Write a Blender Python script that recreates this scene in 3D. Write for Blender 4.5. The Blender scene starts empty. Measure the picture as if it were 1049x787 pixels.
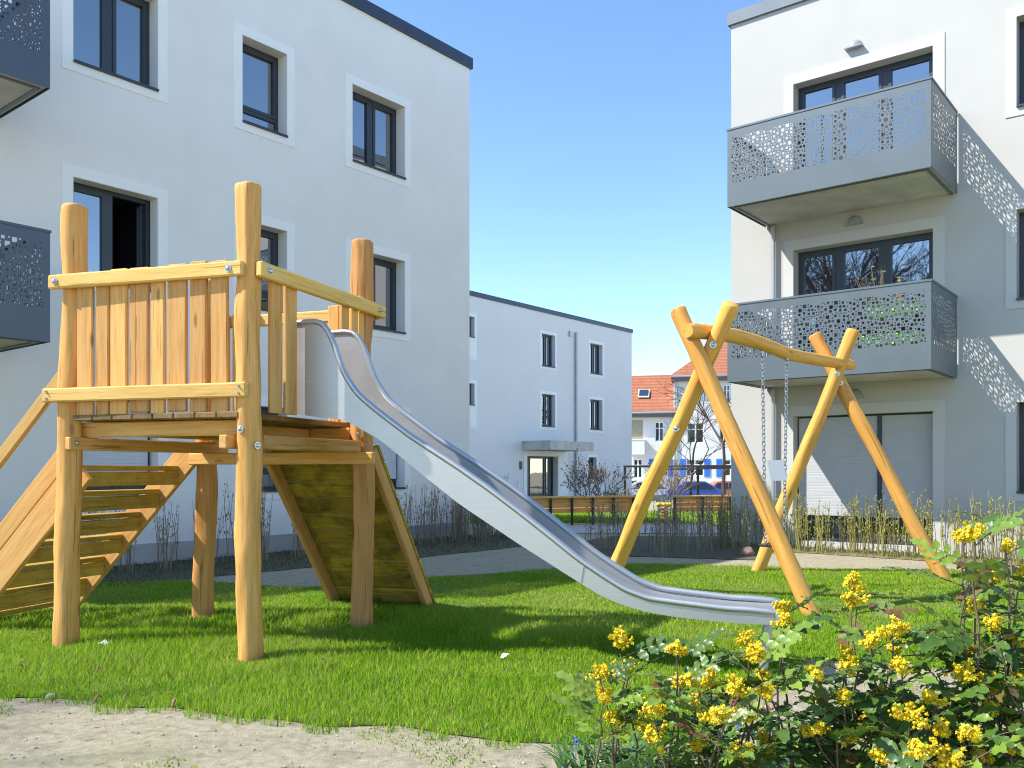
import bpy, bmesh, math, random
import numpy as np
from mathutils import Vector, Matrix, noise
random.seed(7); rng = np.random.default_rng(7)
scene = bpy.context.scene
COL = scene.collection
R = math.radians
F_PX, HZ, CXP, CAM_H = 905.0, 482.0, 524.5, 1.3

def at(px, Y, z=None, py=None):
    x = (px-CXP)*Y/F_PX
    if py is not None: z = CAM_H+(HZ-py)*Y/F_PX
    return Vector((x, Y, 0.0 if z is None else z))
def gnd(px, py):
    return at(px, F_PX*CAM_H/(py-HZ), 0.0)

# ------------------------------------------------------------------ meshes
class MB:
    def __init__(s): s.v=[]; s.f=[]; s.g=[]; s.t=[]; s.open=False
    def _add(s, vs, fs, gs, t=None):
        o=len(s.v); s.v+= [tuple(x) for x in vs]; s.f+=[tuple(i+o for i in f) for f in fs]
        s.g+=[tuple(x) for x in gs]; t=random.random() if t is None else t; s.t+=[t]*len(vs)
    def hexa(s, c8, t=None):
        """8 corners ordered by (x,y,z) bits: index = x + 2y + 4z"""
        fs=[(0,2,3,1),(4,5,7,6),(0,1,5,4),(2,6,7,3),(0,4,6,2),(1,3,7,5)]
        off=Vector((random.random()*9,random.random()*9,random.random()*9))
        s._add(c8, fs, [Vector(c)+off for c in c8], t)
    def beam(s, p0, p1, w, h, up=(0,0,1), ch=0.006, t=None, shift=(0,0)):
        """chamfered board from p0 to p1; w is the width across, h along up"""
        p0=Vector(p0); p1=Vector(p1); a=(p1-p0); L=a.length; a=a/L
        up=Vector(up); b=a.cross(up)
        if b.length<1e-4: b=a.cross(Vector((1,0,0)))
        b.normalize(); c=b.cross(a).normalized()
        ctr=(p0+p1)/2+b*shift[0]+c*shift[1]
        H=[L/2,w/2,h/2]; ax=[a,b,c]; ch=min(ch,min(H)*0.6)
        vs=[];gs=[];idx={}
        off=Vector((random.random()*40,random.random()*9,random.random()*9))
        for sx in(-1,1):
            for sy in(-1,1):
                for sz in(-1,1):
                    sg=(sx,sy,sz)
                    for k in range(3):
                        q=[sg[i]*(H[i]-(0 if i==k else ch)) for i in range(3)]
                        idx[(sg,k)]=len(vs)
                        vs.append(ctr+ax[0]*q[0]+ax[1]*q[1]+ax[2]*q[2]); gs.append(Vector(q)+off)
        fs=[]
        for k in range(3):
            i,j=(k+1)%3,(k+2)%3
            for sg in(-1,1):
                loop=[]
                for (m,n) in((-1,-1),(1,-1),(1,1),(-1,1)):
                    q=[0,0,0];q[k]=sg;q[i]=m;q[j]=n; loop.append(idx[(tuple(q),k)])
                fs.append(loop if sg>0 else loop[::-1])
            for m in(-1,1):
                for n in(-1,1):
                    q0=[0,0,0];q0[k]=-1;q0[i]=m;q0[j]=n;q1=list(q0);q1[k]=1
                    q0=tuple(q0);q1=tuple(q1)
                    fs.append([idx[(q0,i)],idx[(q1,i)],idx[(q1,j)],idx[(q0,j)]])
        for sx in(-1,1):
            for sy in(-1,1):
                for sz in(-1,1): fs.append([idx[((sx,sy,sz),k)] for k in range(3)])
        s._add(vs,fs,gs,t)
    def tube(s, pts, rad, seg=8, cap=True, nz=0.0, nf=3.0, t=None, facet=0.0):
        pts=[Vector(p) for p in pts]; n=len(pts)
        if not hasattr(rad,'__len__'): rad=[rad]*n
        T=[(pts[min(i+1,n-1)]-pts[max(i-1,0)]).normalized() for i in range(n)]
        ref=Vector((0,0,1)) if abs(T[0].z)<.9 else Vector((1,0,0))
        N=T[0].cross(ref).normalized()
        vs=[];gs=[];d=0; off=Vector((random.random()*40,random.random()*9,random.random()*9))
        for i in range(n):
            if i: 
                d+=(pts[i]-pts[i-1]).length
                N=(N-T[i]*N.dot(T[i])).normalized()
            B=T[i].cross(N)
            for k in range(seg):
                a=2*math.pi*k/seg; ca,sa=math.cos(a),math.sin(a); r=rad[i]
                if nz:
                    r*=1+nz*noise.noise(Vector((ca*1.3,sa*1.3,d*nf))+off)+nz*.35*noise.noise(Vector((ca*3,sa*3,d*nf*3.1))+off)
                if facet: r*=1+facet*noise.noise(Vector((ca*2.2,sa*2.2,d*1.2))+off*1.7)
                vs.append(pts[i]+(N*ca+B*sa)*r); gs.append(Vector((d,ca*rad[i],sa*rad[i]))+off)
        fs=[]
        for i in range(n-1):
            for k in range(seg):
                k2=(k+1)%seg
                fs.append((i*seg+k,i*seg+k2,(i+1)*seg+k2,(i+1)*seg+k))
        if cap:
            fs.append(tuple(range(seg))[::-1]); fs.append(tuple((n-1)*seg+k for k in range(seg)))
        s._add(vs,fs,gs,t)
    def quad(s, a,b,c,d, t=None):
        s._add([a,b,c,d],[(0,1,2,3)],[Vector(x) for x in (a,b,c,d)],t)
    def poly(s, ps, t=None):
        s._add(ps,[tuple(range(len(ps)))],[Vector(x) for x in ps],t)
    def prism(s, outline, e, t=None):
        """closed outline (list of Vector) extruded by vector e"""
        n=len(outline); e=Vector(e); o=[Vector(p) for p in outline]
        vs=o+[p+e for p in o]
        fs=[tuple(range(n))[::-1],tuple(range(n,2*n))]+[(i,(i+1)%n,n+(i+1)%n,n+i) for i in range(n)]
        s._add(vs,fs,vs,t)
    def ico(s, c, r, lvl=0, sq=1.0, t=None):
        vs,fs=ICO[lvl]; c=Vector(c)
        s._add([c+Vector((v[0]*r,v[1]*r,v[2]*r*sq)) for v in vs],fs,[c+Vector(v)*r for v in vs],t)
    def build(s, name, mat, parent=None, smooth=False, recalc=True, auto=None):
        me=bpy.data.meshes.new(name)
        o=bpy.data.objects.new(name,me); COL.objects.link(o)
        root=parent
        while root is not None and root.parent is not None: root=root.parent
        off=np.array(root.location) if root is not None else np.zeros(3)
        if parent is None:
            co=np.array(s.v); off=np.array([(co[:,0].min()+co[:,0].max())/2,(co[:,1].min()+co[:,1].max())/2,co[:,2].min()])
            o.location=off
        V=(np.array(s.v)-off).tolist()
        me.from_pydata(V,[],s.f)
        a=me.attributes.new('gco','FLOAT_VECTOR','POINT'); a.data.foreach_set('vector',np.array(s.g,dtype=np.float32).ravel())
        a=me.attributes.new('tint','FLOAT','POINT'); a.data.foreach_set('value',np.array(s.t,dtype=np.float32))
        if recalc:
            bm=bmesh.new(); bm.from_mesh(me); bmesh.ops.recalc_face_normals(bm,faces=bm.faces); bm.to_mesh(me); bm.free()
        if smooth or auto:
            me.polygons.foreach_set('use_smooth',[True]*len(me.polygons))
        if auto:
            me.set_sharp_from_angle(angle=R(auto))
        for m in (mat if isinstance(mat,(list,tuple)) else [mat]): me.materials.append(m)
        if parent is not None: o.parent=parent
        me.update()
        return o
def _ico(sub):
    bm=bmesh.new(); bmesh.ops.create_icosphere(bm,subdivisions=sub,radius=1)
    bm.verts.ensure_lookup_table()
    r=([tuple(v.co) for v in bm.verts],[tuple(v.index for v in f.verts) for f in bm.faces]); bm.free(); return r
ICO=[_ico(1),_ico(2),_ico(3)]

def thing(name,label,cat,loc,group=None):
    o=bpy.data.objects.new(name,None); COL.objects.link(o); o.location=loc; o.empty_display_size=.2
    return tag(o,label,cat,group)
def tag(o,label,cat,group=None,kind=None):
    o['label']=label; o['category']=cat
    if group: o['group']=group
    if kind: o['kind']=kind
    return o
def struct(o,label=None,kind='structure'):
    o['kind']=kind
    if label: o['label']=label
    return o
def dup(o,loc,rz,label,scale=1.0):
    c=o.copy(); COL.objects.link(c); c.location=loc; c.rotation_euler=(0,0,rz); c.scale=(scale,)*3; c['label']=label
    for ch in o.children:
        d=ch.copy(); COL.objects.link(d); d.parent=c
        for g in ch.children:
            e=g.copy(); COL.objects.link(e); e.parent=d
    return c

# ------------------------------------------------------------------ materials
class NT:
    def __init__(s,name):
        s.m=bpy.data.materials.new(name); s.m.use_nodes=True; s.t=s.m.node_tree; s.N=s.t.nodes; s.L=s.t.links
        s.b=s.N['Principled BSDF']; s.out=s.N['Material Output']
    def n(s,ty,**k):
        o=s.N.new(ty)
        for a,v in k.items():
            if a.startswith('i_'): o.inputs[a[2:].replace('_',' ')].default_value=v
            else: setattr(o,a,v)
        return o
    def link(s,a,b): s.L.new(a,b)
    def vec(s,kind,scale):
        mp=s.n('ShaderNodeMapping'); mp.inputs['Scale'].default_value=scale if hasattr(scale,'__len__') else (scale,)*3
        if kind=='obj': s.link(s.n('ShaderNodeTexCoord').outputs['Object'],mp.inputs['Vector'])
        elif kind=='geo': s.link(s.n('ShaderNodeNewGeometry').outputs['Position'],mp.inputs['Vector'])
        else: s.link(s.n('ShaderNodeAttribute',attribute_name='gco').outputs['Vector'],mp.inputs['Vector'])
        return mp.outputs['Vector']
    def noise(s,vec,scale,detail=4,rough=.55,dist=0):
        x=s.n('ShaderNodeTexNoise'); x.inputs['Scale'].default_value=scale; x.inputs['Detail'].default_value=detail
        x.inputs['Roughness'].default_value=rough; x.inputs['Distortion'].default_value=dist
        s.link(vec,x.inputs['Vector']); return x.outputs['Fac']
    def ramp(s,fac,stops):
        x=s.n('ShaderNodeValToRGB'); e=x.color_ramp.elements
        while len(e)<len(stops): e.new(.5)
        for i,(p,c) in enumerate(stops): e[i].position=p; e[i].color=(*c,1) if len(c)==3 else c
        s.link(fac,x.inputs['Fac']); return x.outputs['Color']
    def mix(s,fac,a,b,mode='MIX'):
        x=s.n('ShaderNodeMix',data_type='RGBA',blend_type=mode)
        for sock,val in((0,fac),(6,a),(7,b)):
            if isinstance(val,bpy.types.NodeSocket): s.link(val,x.inputs[sock])
            else: x.inputs[sock].default_value=val if sock==0 else (*val,1)
        return x.outputs[2]
    def math(s,op,a,b=None):
        x=s.n('ShaderNodeMath',operation=op)
        for i,val in enumerate((a,b)):
            if val is None: continue
            if isinstance(val,bpy.types.NodeSocket): s.link(val,x.inputs[i])
            else: x.inputs[i].default_value=val
        return x.outputs[0]
    def bump(s,h,strength,dist):
        x=s.n('ShaderNodeBump'); x.inputs['Strength'].default_value=strength; x.inputs['Distance'].default_value=dist
        s.link(h,x.inputs['Height']); s.link(x.outputs['Normal'],s.b.inputs['Normal'])
    def tint(s): return s.n('ShaderNodeAttribute',attribute_name='tint').outputs['Fac']
    def col(s,c): s.link(c,s.b.inputs['Base Color'])
def plain(name,c,rough=.5,metal=0,ior=None,var=.08,scale=3.0,bump=0,bscale=60,kind='geo',streak=False):
    m=NT(name); v=m.vec(kind,1.0)
    f=m.noise(v,scale,5)
    lo=tuple(x*(1-var) for x in c); hi=tuple(min(1,x*(1+var)) for x in c)
    cc=m.ramp(f,[(.3,lo),(.7,hi)])
    if streak:
        f2=m.noise(m.vec(kind,(1.0,1.0,.12)),2.2,6,.6)
        cc=m.mix(m.math('MULTIPLY',f2,.10),cc,(.45,.45,.44))
    m.col(cc); m.b.inputs['Roughness'].default_value=rough; m.b.inputs['Metallic'].default_value=metal
    if ior: m.b.inputs['IOR'].default_value=ior
    if bump: m.bump(m.noise(v,bscale,3),bump,.01)
    return m.m
def wood(name,c1,c2,c3,rough=.55,knots=True,grain=1.0,blotch=0):
    m=NT(name)
    g=m.noise(m.vec('gco',(1.0,16,16)),2.2,7,.62,.5)
    fine=m.noise(m.vec('gco',(3.0,90,90)),1.6,3,.6)
    c=m.ramp(g,[(.28,c1),(.5,c2),(.74,c3)])
    big=m.noise(m.vec('gco',(1.1,3,3)),1.3,3)
    c=m.mix(m.math('MULTIPLY',big,.30),c,tuple(x*.72 for x in c1))
    c=m.mix(m.math('MULTIPLY',fine,.22),c,c1)
    if knots:
        vo=m.n('ShaderNodeTexVoronoi',feature='F1'); m.link(m.vec('gco',(1.6,5.5,5.5)),vo.inputs['Vector']); vo.inputs['Scale'].default_value=1.15
        k=m.ramp(vo.outputs['Distance'],[(.05,(1,1,1)),(.13,(0,0,0))])
        c=m.mix(m.math('MULTIPLY',k,.65),c,tuple(x*.30 for x in c1))
    cr=m.noise(m.vec('gco',(.7,26,26)),2.0,3,.5,.2); cm=m.ramp(cr,[(.335,(1,1,1)),(.365,(0,0,0))]); c=m.mix(m.math('MULTIPLY',cm,.55),c,tuple(x*.28 for x in c1))
    h=m.n('ShaderNodeHueSaturation'); m.link(c,h.inputs['Color'])
    m.link(m.math('ADD',m.math('MULTIPLY',m.tint(),.34),.82),h.inputs['Value'])
    m.link(m.math('ADD',m.math('MULTIPLY',m.tint(),.010),.490),h.inputs['Hue'])
    c=h.outputs['Color']
    if blotch:
        f=m.noise(m.vec('geo',1.0),5,6,.65); c=m.mix(m.math('MULTIPLY',m.ramp(f,[(.45,(0,0,0)),(.62,(1,1,1))]),blotch),c,(.05,.04,.012))  # dark brown blotches spread by noise
    m.col(c); m.b.inputs['Roughness'].default_value=min(.9,rough+.12); m.b.inputs['Specular IOR Level'].default_value=.25
    m.bump(m.math('ADD',m.math('MULTIPLY',g,.7),m.math('MULTIPLY',fine,.35)),.5*grain,.006)
    return m.m

M={}
M['log']=wood('oiled_log',(.52,.245,.06),(.69,.36,.10),(.78,.455,.155),.5)
M['log_pale']=wood('bright_log',(.64,.31,.05),(.80,.43,.09),(.87,.53,.15),.5)
M['board']=wood('sawn_board',(.61,.31,.075),(.79,.455,.135),(.87,.565,.21),.6)
M['rail']=wood('sawn_rail',(.60,.36,.09),(.78,.51,.15),(.85,.60,.22),.6)
M['grey_board']=wood('weathered_board',(.20,.13,.05),(.30,.20,.085),(.38,.27,.13),.75,blotch=.25)
M['ramp_board']=wood('olive_board',(.33,.22,.025),(.46,.32,.04),(.54,.40,.06),.8,blotch=.55)  # dark olive boards with strong brown blotches
M['tread']=wood('tread_board',(.36,.23,.04),(.50,.34,.065),(.60,.43,.11),.75,blotch=.22)
M['fence_wood']=wood('fence_board',(.72,.30,.06),(.84,.40,.09),(.9,.48,.14),.65,knots=False)
M['plaster']=plain('render_plaster_sun_dimmed',(.49,.48,.452),.9,var=.03,scale=1.2,bump=.04,bscale=160,streak=True)  # same plaster, darkened in colour to offset the full sun
M['plaster_l']=plain('render_plaster_shade_lifted',(.885,.86,.82),.9,var=.035,scale=1.2,bump=.04,bscale=160,streak=True)  # same plaster, lightened in colour to lift the shaded wall
M['plaster_m']=plain('render_plaster_far_lifted',(.81,.80,.79),.9,var=.03,scale=.6,bump=.1,bscale=120,streak=True)  # far block's plaster, lightened in colour against its shade
M['trim']=plain('smooth_trim',(.93,.925,.90),.8,var=.02,scale=2,bump=.05,bscale=200)
M['trim_right']=plain('smooth_trim_sun_dimmed',(.545,.54,.52),.8,var=.02,scale=2)  # trim copy darkened to go with the sun-dimmed wall colour
M['anthracite']=plain('anthracite_metal',(.035,.045,.06),.42,var=.1,ior=1.5)
M['coping']=plain('coping_metal',(.045,.06,.085),.35,var=.12,metal=.3)
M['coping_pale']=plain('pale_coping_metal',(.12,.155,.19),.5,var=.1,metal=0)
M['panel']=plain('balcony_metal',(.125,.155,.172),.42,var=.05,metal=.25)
M['panel_shaded']=plain('shaded_balcony_metal',(.085,.105,.135),.42,var=.06,metal=.25)  # darker copy of the balcony metal, shade put into the colour
M['concrete']=plain('fair_concrete',(.50,.49,.45),.85,var=.16,scale=2.4,bump=.1,bscale=50)
M['steel']=plain('bolt_steel',(.55,.56,.58),.35,metal=1,var=.1)
M['black']=plain('black_metal',(.012,.012,.014),.5,var=.2)
M['shutter']=plain('roller_shutter',(.46,.47,.48),.6,var=.03)
M['shutter_white']=plain('white_roller_shutter',(.66,.67,.69),.6,var=.03)
M['pipe']=plain('zinc_pipe',(.42,.45,.48),.45,metal=.5,var=.08)
M['dark_in']=plain('painted_dark_room',(.018,.015,.013),.9,var=.3)  # near-black box walls stand in for the shade of an unlit room
def glass(name,ior,c=(.008,.012,.02)):
    m=NT(name); m.b.inputs['Base Color'].default_value=(*c,1); m.b.inputs['Roughness'].default_value=.015; m.b.inputs['IOR'].default_value=ior
    f=m.noise(m.vec('geo',1.0),1.6,2); m.bump(f,.05,.02)
    return m.m
M['glass']=glass('window_glass',3.8); M['glass_far']=glass('dim_glass',1.7,(.02,.02,.022))
def steel():
    m=NT('brushed_steel'); v=m.vec('gco',(1.5,40,40)); f=m.noise(v,3,4)
    m.col(m.ramp(f,[(.3,(.50,.50,.485)),(.7,(.55,.55,.535))])); m.b.inputs['Metallic'].default_value=.8
    m.link(m.math('ADD',m.math('MULTIPLY',m.noise(m.vec('geo',1.0),4,4),.14),.36),m.b.inputs['Roughness'])
    m.bump(f,.02,.001); return m.m
M['slide']=steel()
def leafy(name,stops,rough=.4,trans=.25,ior=1.45,upn=0,spec=.5):
    m=NT(name); m.b.inputs['Specular IOR Level'].default_value=spec; c=m.ramp(m.tint(),stops); 
    f=m.noise(m.vec('geo',1.0),40,2); c=m.mix(m.math('MULTIPLY',f,.25),c,tuple(x*.6 for x in stops[0][1]))
    m.col(c); m.b.inputs['Roughness'].default_value=rough; m.b.inputs['IOR'].default_value=ior
    if upn:
        a=m.n('ShaderNodeVectorMath',operation='SCALE'); m.link(m.n('ShaderNodeNewGeometry').outputs['Normal'],a.inputs[0]); a.inputs['Scale'].default_value=1-upn
        b=m.n('ShaderNodeVectorMath',operation='ADD'); m.link(a.outputs[0],b.inputs[0]); b.inputs[1].default_value=(0,0,upn)
        d=m.n('ShaderNodeVectorMath',operation='NORMALIZE'); m.link(b.outputs[0],d.inputs[0]); m.link(d.outputs[0],m.b.inputs['Normal'])
    tr=m.n('ShaderNodeBsdfTranslucent'); m.link(c,tr.inputs['Color'])
    mx=m.n('ShaderNodeMixShader'); mx.inputs[0].default_value=trans
    m.link(m.b.outputs[0],mx.inputs[1]); m.link(tr.outputs[0],mx.inputs[2]); m.link(mx.outputs[0],m.out.inputs['Surface'])
    return m.m
M['grass']=leafy('grass_blade',[(0,(.10,.27,.006)),(.35,(.22,.46,.010)),(.68,(.40,.58,.022)),(.85,(.53,.63,.09)),(.94,(.45,.50,.13)),(1,(.52,.43,.2))],.5,.45,upn=.62,spec=.2)
M['mahonia']=leafy('mahonia_leaf',[(0,(.055,.12,.022)),(.45,(.12,.23,.03)),(.85,(.26,.38,.05)),(.96,(.20,.26,.06)),(1,(.20,.09,.04))],.38,.25,1.5)
M['strap']=leafy('strap_leaf',[(0,(.06,.15,.03)),(.6,(.11,.24,.05)),(1,(.17,.30,.08))],.35,.25)
M['flower']=leafy('yellow_blossom',[(0,(.80,.58,.012)),(.6,(.88,.70,.02)),(.85,(.92,.78,.07)),(.93,(.55,.5,.06)),(1,(.5,.18,.04))],.55,.25)
M['plant_leaf']=leafy('balcony_plant_leaf',[(0,(.06,.14,.03)),(.7,(.16,.24,.05)),(1,(.45,.22,.05))],.5,.3)
M['bluebell']=plain('blue_blossom',(.10,.16,.62),.6)
M['stalk']=leafy('bare_stalk',[(0,(.15,.115,.075)),(.6,(.28,.225,.15)),(1,(.40,.35,.22))],.8,.0)
M['stalk_lit']=leafy('sunlit_budding_stalk',[(0,(.19,.16,.055)),(.6,(.32,.29,.085)),(1,(.45,.44,.11))],.8,.0)  # budding stalks, lighter copy with the sunlit tone put into the colour
M['bark']=plain('bark',(.085,.065,.05),.9,var=.4,scale=14)
M['stem']=plain('shrub_stem',(.16,.11,.075),.8,var=.35,scale=30)
M['twig']=leafy('budding_twig',[(0,(.14,.105,.085)),(.6,(.28,.20,.16)),(1,(.46,.35,.29))],.85,.0)
def sand():
    m=NT('sandy_soil'); v=m.vec('geo',1.0)
    a=m.noise(v,.9,6,.6); b=m.noise(v,17,9,.74); c0=m.noise(v,110,3,.7)
    c=m.ramp(b,[(.30,(.26,.22,.135)),(.5,(.43,.375,.25)),(.72,(.58,.52,.375))])
    c=m.mix(m.math('MULTIPLY',m.ramp(a,[(.52,(0,0,0)),(.72,(1,1,1))]),.5),c,(.40,.38,.17))
    st=m.noise(m.vec('geo',(1.6,3.2,1)),1.9,8,.7); c=m.mix(m.math('MULTIPLY',m.ramp(st,[(.50,(0,0,0)),(.66,(1,1,1))]),.42),c,(.17,.14,.085))
    sp=m.ramp(c0,[(.26,(1,1,1)),(.36,(0,0,0))]); c=m.mix(m.math('MULTIPLY',sp,.7),c,(.12,.095,.06))
    m.col(c); m.b.inputs['Roughness'].default_value=.95
    m.bump(m.math('ADD',m.math('MULTIPLY',b,1.0),m.math('MULTIPLY',c0,.6)),.8,.03); return m.m
M['sand']=sand()
def soil(name,c1,c2,c3,sc=14):
    m=NT(name); v=m.vec('geo',1.0); b=m.noise(v,sc,8,.72)
    m.col(m.ramp(b,[(.3,c1),(.5,c2),(.72,c3)])); m.b.inputs['Roughness'].default_value=.95; m.bump(b,.9,.05); return m.m
M['turf']=soil('turf_soil',(.07,.10,.012),(.14,.21,.02),(.21,.27,.04),22)
M['mulch']=soil('bark_mulch',(.07,.065,.035),(.13,.12,.065),(.21,.185,.11),26)
M['drybed']=soil('dry_bed',(.16,.15,.06),(.28,.25,.12),(.40,.36,.2),26)
M['paving']=soil('pale_paving',(.38,.37,.34),(.46,.45,.42),(.53,.52,.49),5)
M['road']=soil('asphalt',(.05,.05,.05),(.07,.07,.07),(.09,.09,.09),20)
M['stone']=plain('field_stone',(.30,.20,.15),.9,var=.4,scale=18,bump=.4)
M['pebble']=leafy('pebbles',[(0,(.2,.17,.13)),(.6,(.42,.38,.30)),(1,(.6,.57,.5))],.9,.0)
M['deadleaf']=leafy('dead_leaf',[(0,(.12,.06,.03)),(1,(.3,.17,.08))],.8,.1)
M['card']=plain('shade_tinted_card',(.42,.46,.52),.5,var=.02)  # white card, its bluish shade is put into the colour
M['white']=plain('white_card',(.78,.79,.8),.5,var=.02)
M['housewall']=plain('old_house_render',(.74,.72,.66),.9,var=.05,scale=.6,streak=True)
M['blue_paint']=plain('blue_paint',(.04,.19,.62),.5)
def tiles():
    m=NT('clay_tiles'); v=m.vec('geo',1.0); f=m.noise(v,2.5,5,.7)
    w=m.n('ShaderNodeTexWave',wave_type='BANDS',bands_direction='Z'); m.link(v,w.inputs['Vector']); w.inputs['Scale'].default_value=1.1; w.inputs['Distortion'].default_value=.6; w.inputs['Detail Scale'].default_value=6
    c=m.ramp(f,[(.3,(.34,.11,.05)),(.7,(.48,.18,.085))]); c=m.mix(m.math('MULTIPLY',w.outputs['Fac'],.55),c,(.20,.07,.035))
    m.col(c); m.b.inputs['Roughness'].default_value=.85; m.bump(w.outputs['Fac'],.5,.05); return m.m
M['tiles']=tiles()
def paint(name,c): 
    m=NT(name); m.b.inputs['Base Color'].default_value=(*c,1); m.b.inputs['Roughness'].default_value=.3; m.b.inputs['Coat Weight'].default_value=.6; return m.m
M['car_blue']=paint('blue_car_paint',(.03,.09,.42)); M['car_orange']=paint('orange_car_paint',(.7,.16,.02))
M['car_white']=paint('white_car_paint',(.75,.75,.76)); M['car_dark']=paint('dark_car_paint',(.03,.05,.09))
M['red']=paint('red_paint',(.55,.03,.02)); M['yellow']=paint('yellow_paint',(.8,.58,.02)); M['rubber']=plain('black_rubber',(.02,.02,.022),.7)
M['chain']=plain('chain_steel',(.5,.51,.53),.4,metal=.9)
M['lampglass']=plain('frosted_lamp',(.30,.33,.34),.35)
M['bright_green']=plain('green_crate',(.42,.85,.16),.5)
SUN_E=3.25; SKY_S=.136; EXPO=1.26; SKY_AIR=.85; SKY_DUST=.05; SKY_OZ=2.2; SKY_SAT=1.08; DENO=True
# ------------------------------------------------------------------ facade frames
ANG=R(38.75)
U=Vector((math.sin(ANG),math.cos(ANG),0)); W=Vector((math.cos(ANG),-math.sin(ANG),0))   # U runs along the left facade, W is its outward normal
class Facade:
    def __init__(s,P,d,n): s.P=Vector((P[0],P[1],0)); s.d=d; s.n=n
    def __call__(s,a,z,o=0): return s.P+s.d*a+s.n*o+Vector((0,0,z))
    def s(s,px):
        r=(px-CXP)/F_PX; return (r*s.P.y-s.P.x)/(s.d.x-r*s.d.y)
    def box(s,mb,a0,a1,z0,z1,o0,o1,t=None):
        mb.hexa([s((a0,a1)[i&1],(z0,z1)[i>>2&1],(o0,o1)[i>>1&1]) for i in range(8)],t)
FL=Facade((-4.215,13.4),U,W); FR=Facade((4.804,15.07),W,-U); FM=Facade((-1.81,36.9),U,W)

def wall_mesh(F,S0,S1,Z0,Z1,ops,D,rec=.34):
    mb=MB()
    ss=sorted({S0,S1,*[o[0] for o in ops],*[o[1] for o in ops]}); zs=sorted({Z0,Z1,*[o[2] for o in ops],*[o[3] for o in ops]})
    for a0,a1 in zip(ss,ss[1:]):
        for z0,z1 in zip(zs,zs[1:]):
            m=((a0+a1)/2,(z0+z1)/2)
            if any(o[0]<m[0]<o[1] and o[2]<m[1]<o[3] for o in ops): continue
            mb.quad(F(a0,z0),F(a1,z0),F(a1,z1),F(a0,z1))
    for op in ops:
        a0,a1,z0,z1=op[:4]
        if len(op)>4: continue
        for p,q in(((a0,z0),(a1,z0)),((a1,z0),(a1,z1)),((a1,z1),(a0,z1)),((a0,z1),(a0,z0))):
            mb.quad(F(*p),F(*q),F(*q,-rec),F(*p,-rec))
        mb.quad(F(a0,z0,-rec),F(a1,z0,-rec),F(a1,z1,-rec),F(a0,z1,-rec))
    mb.quad(F(S0,Z0),F(S0,Z1),F(S0,Z1,-D),F(S0,Z0,-D)); mb.quad(F(S1,Z0),F(S1,Z0,-D),F(S1,Z1,-D),F(S1,Z1))
    mb.quad(F(S0,Z0,-D),F(S0,Z1,-D),F(S1,Z1,-D),F(S1,Z0,-D)); mb.quad(F(S0,Z1),F(S1,Z1),F(S1,Z1,-D),F(S0,Z1,-D))
    return mb
def coping(F,S0,S1,z0,z1,D,bld,mat):
    mb=MB(); e=.05
    F.box(mb,S0-e,S1+e,z0,z1,-.35,e); F.box(mb,S0-e,S0+.35,z0,z1,-D-e,-.352); F.box(mb,S1-.35,S1+e,z0,z1,-D-e,-.352)
    F.box(mb,S0+.352,S1-.352,z0,z1,-D-e,-D+.35)
    return mb.build('parapet_coping',mat,bld)
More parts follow.
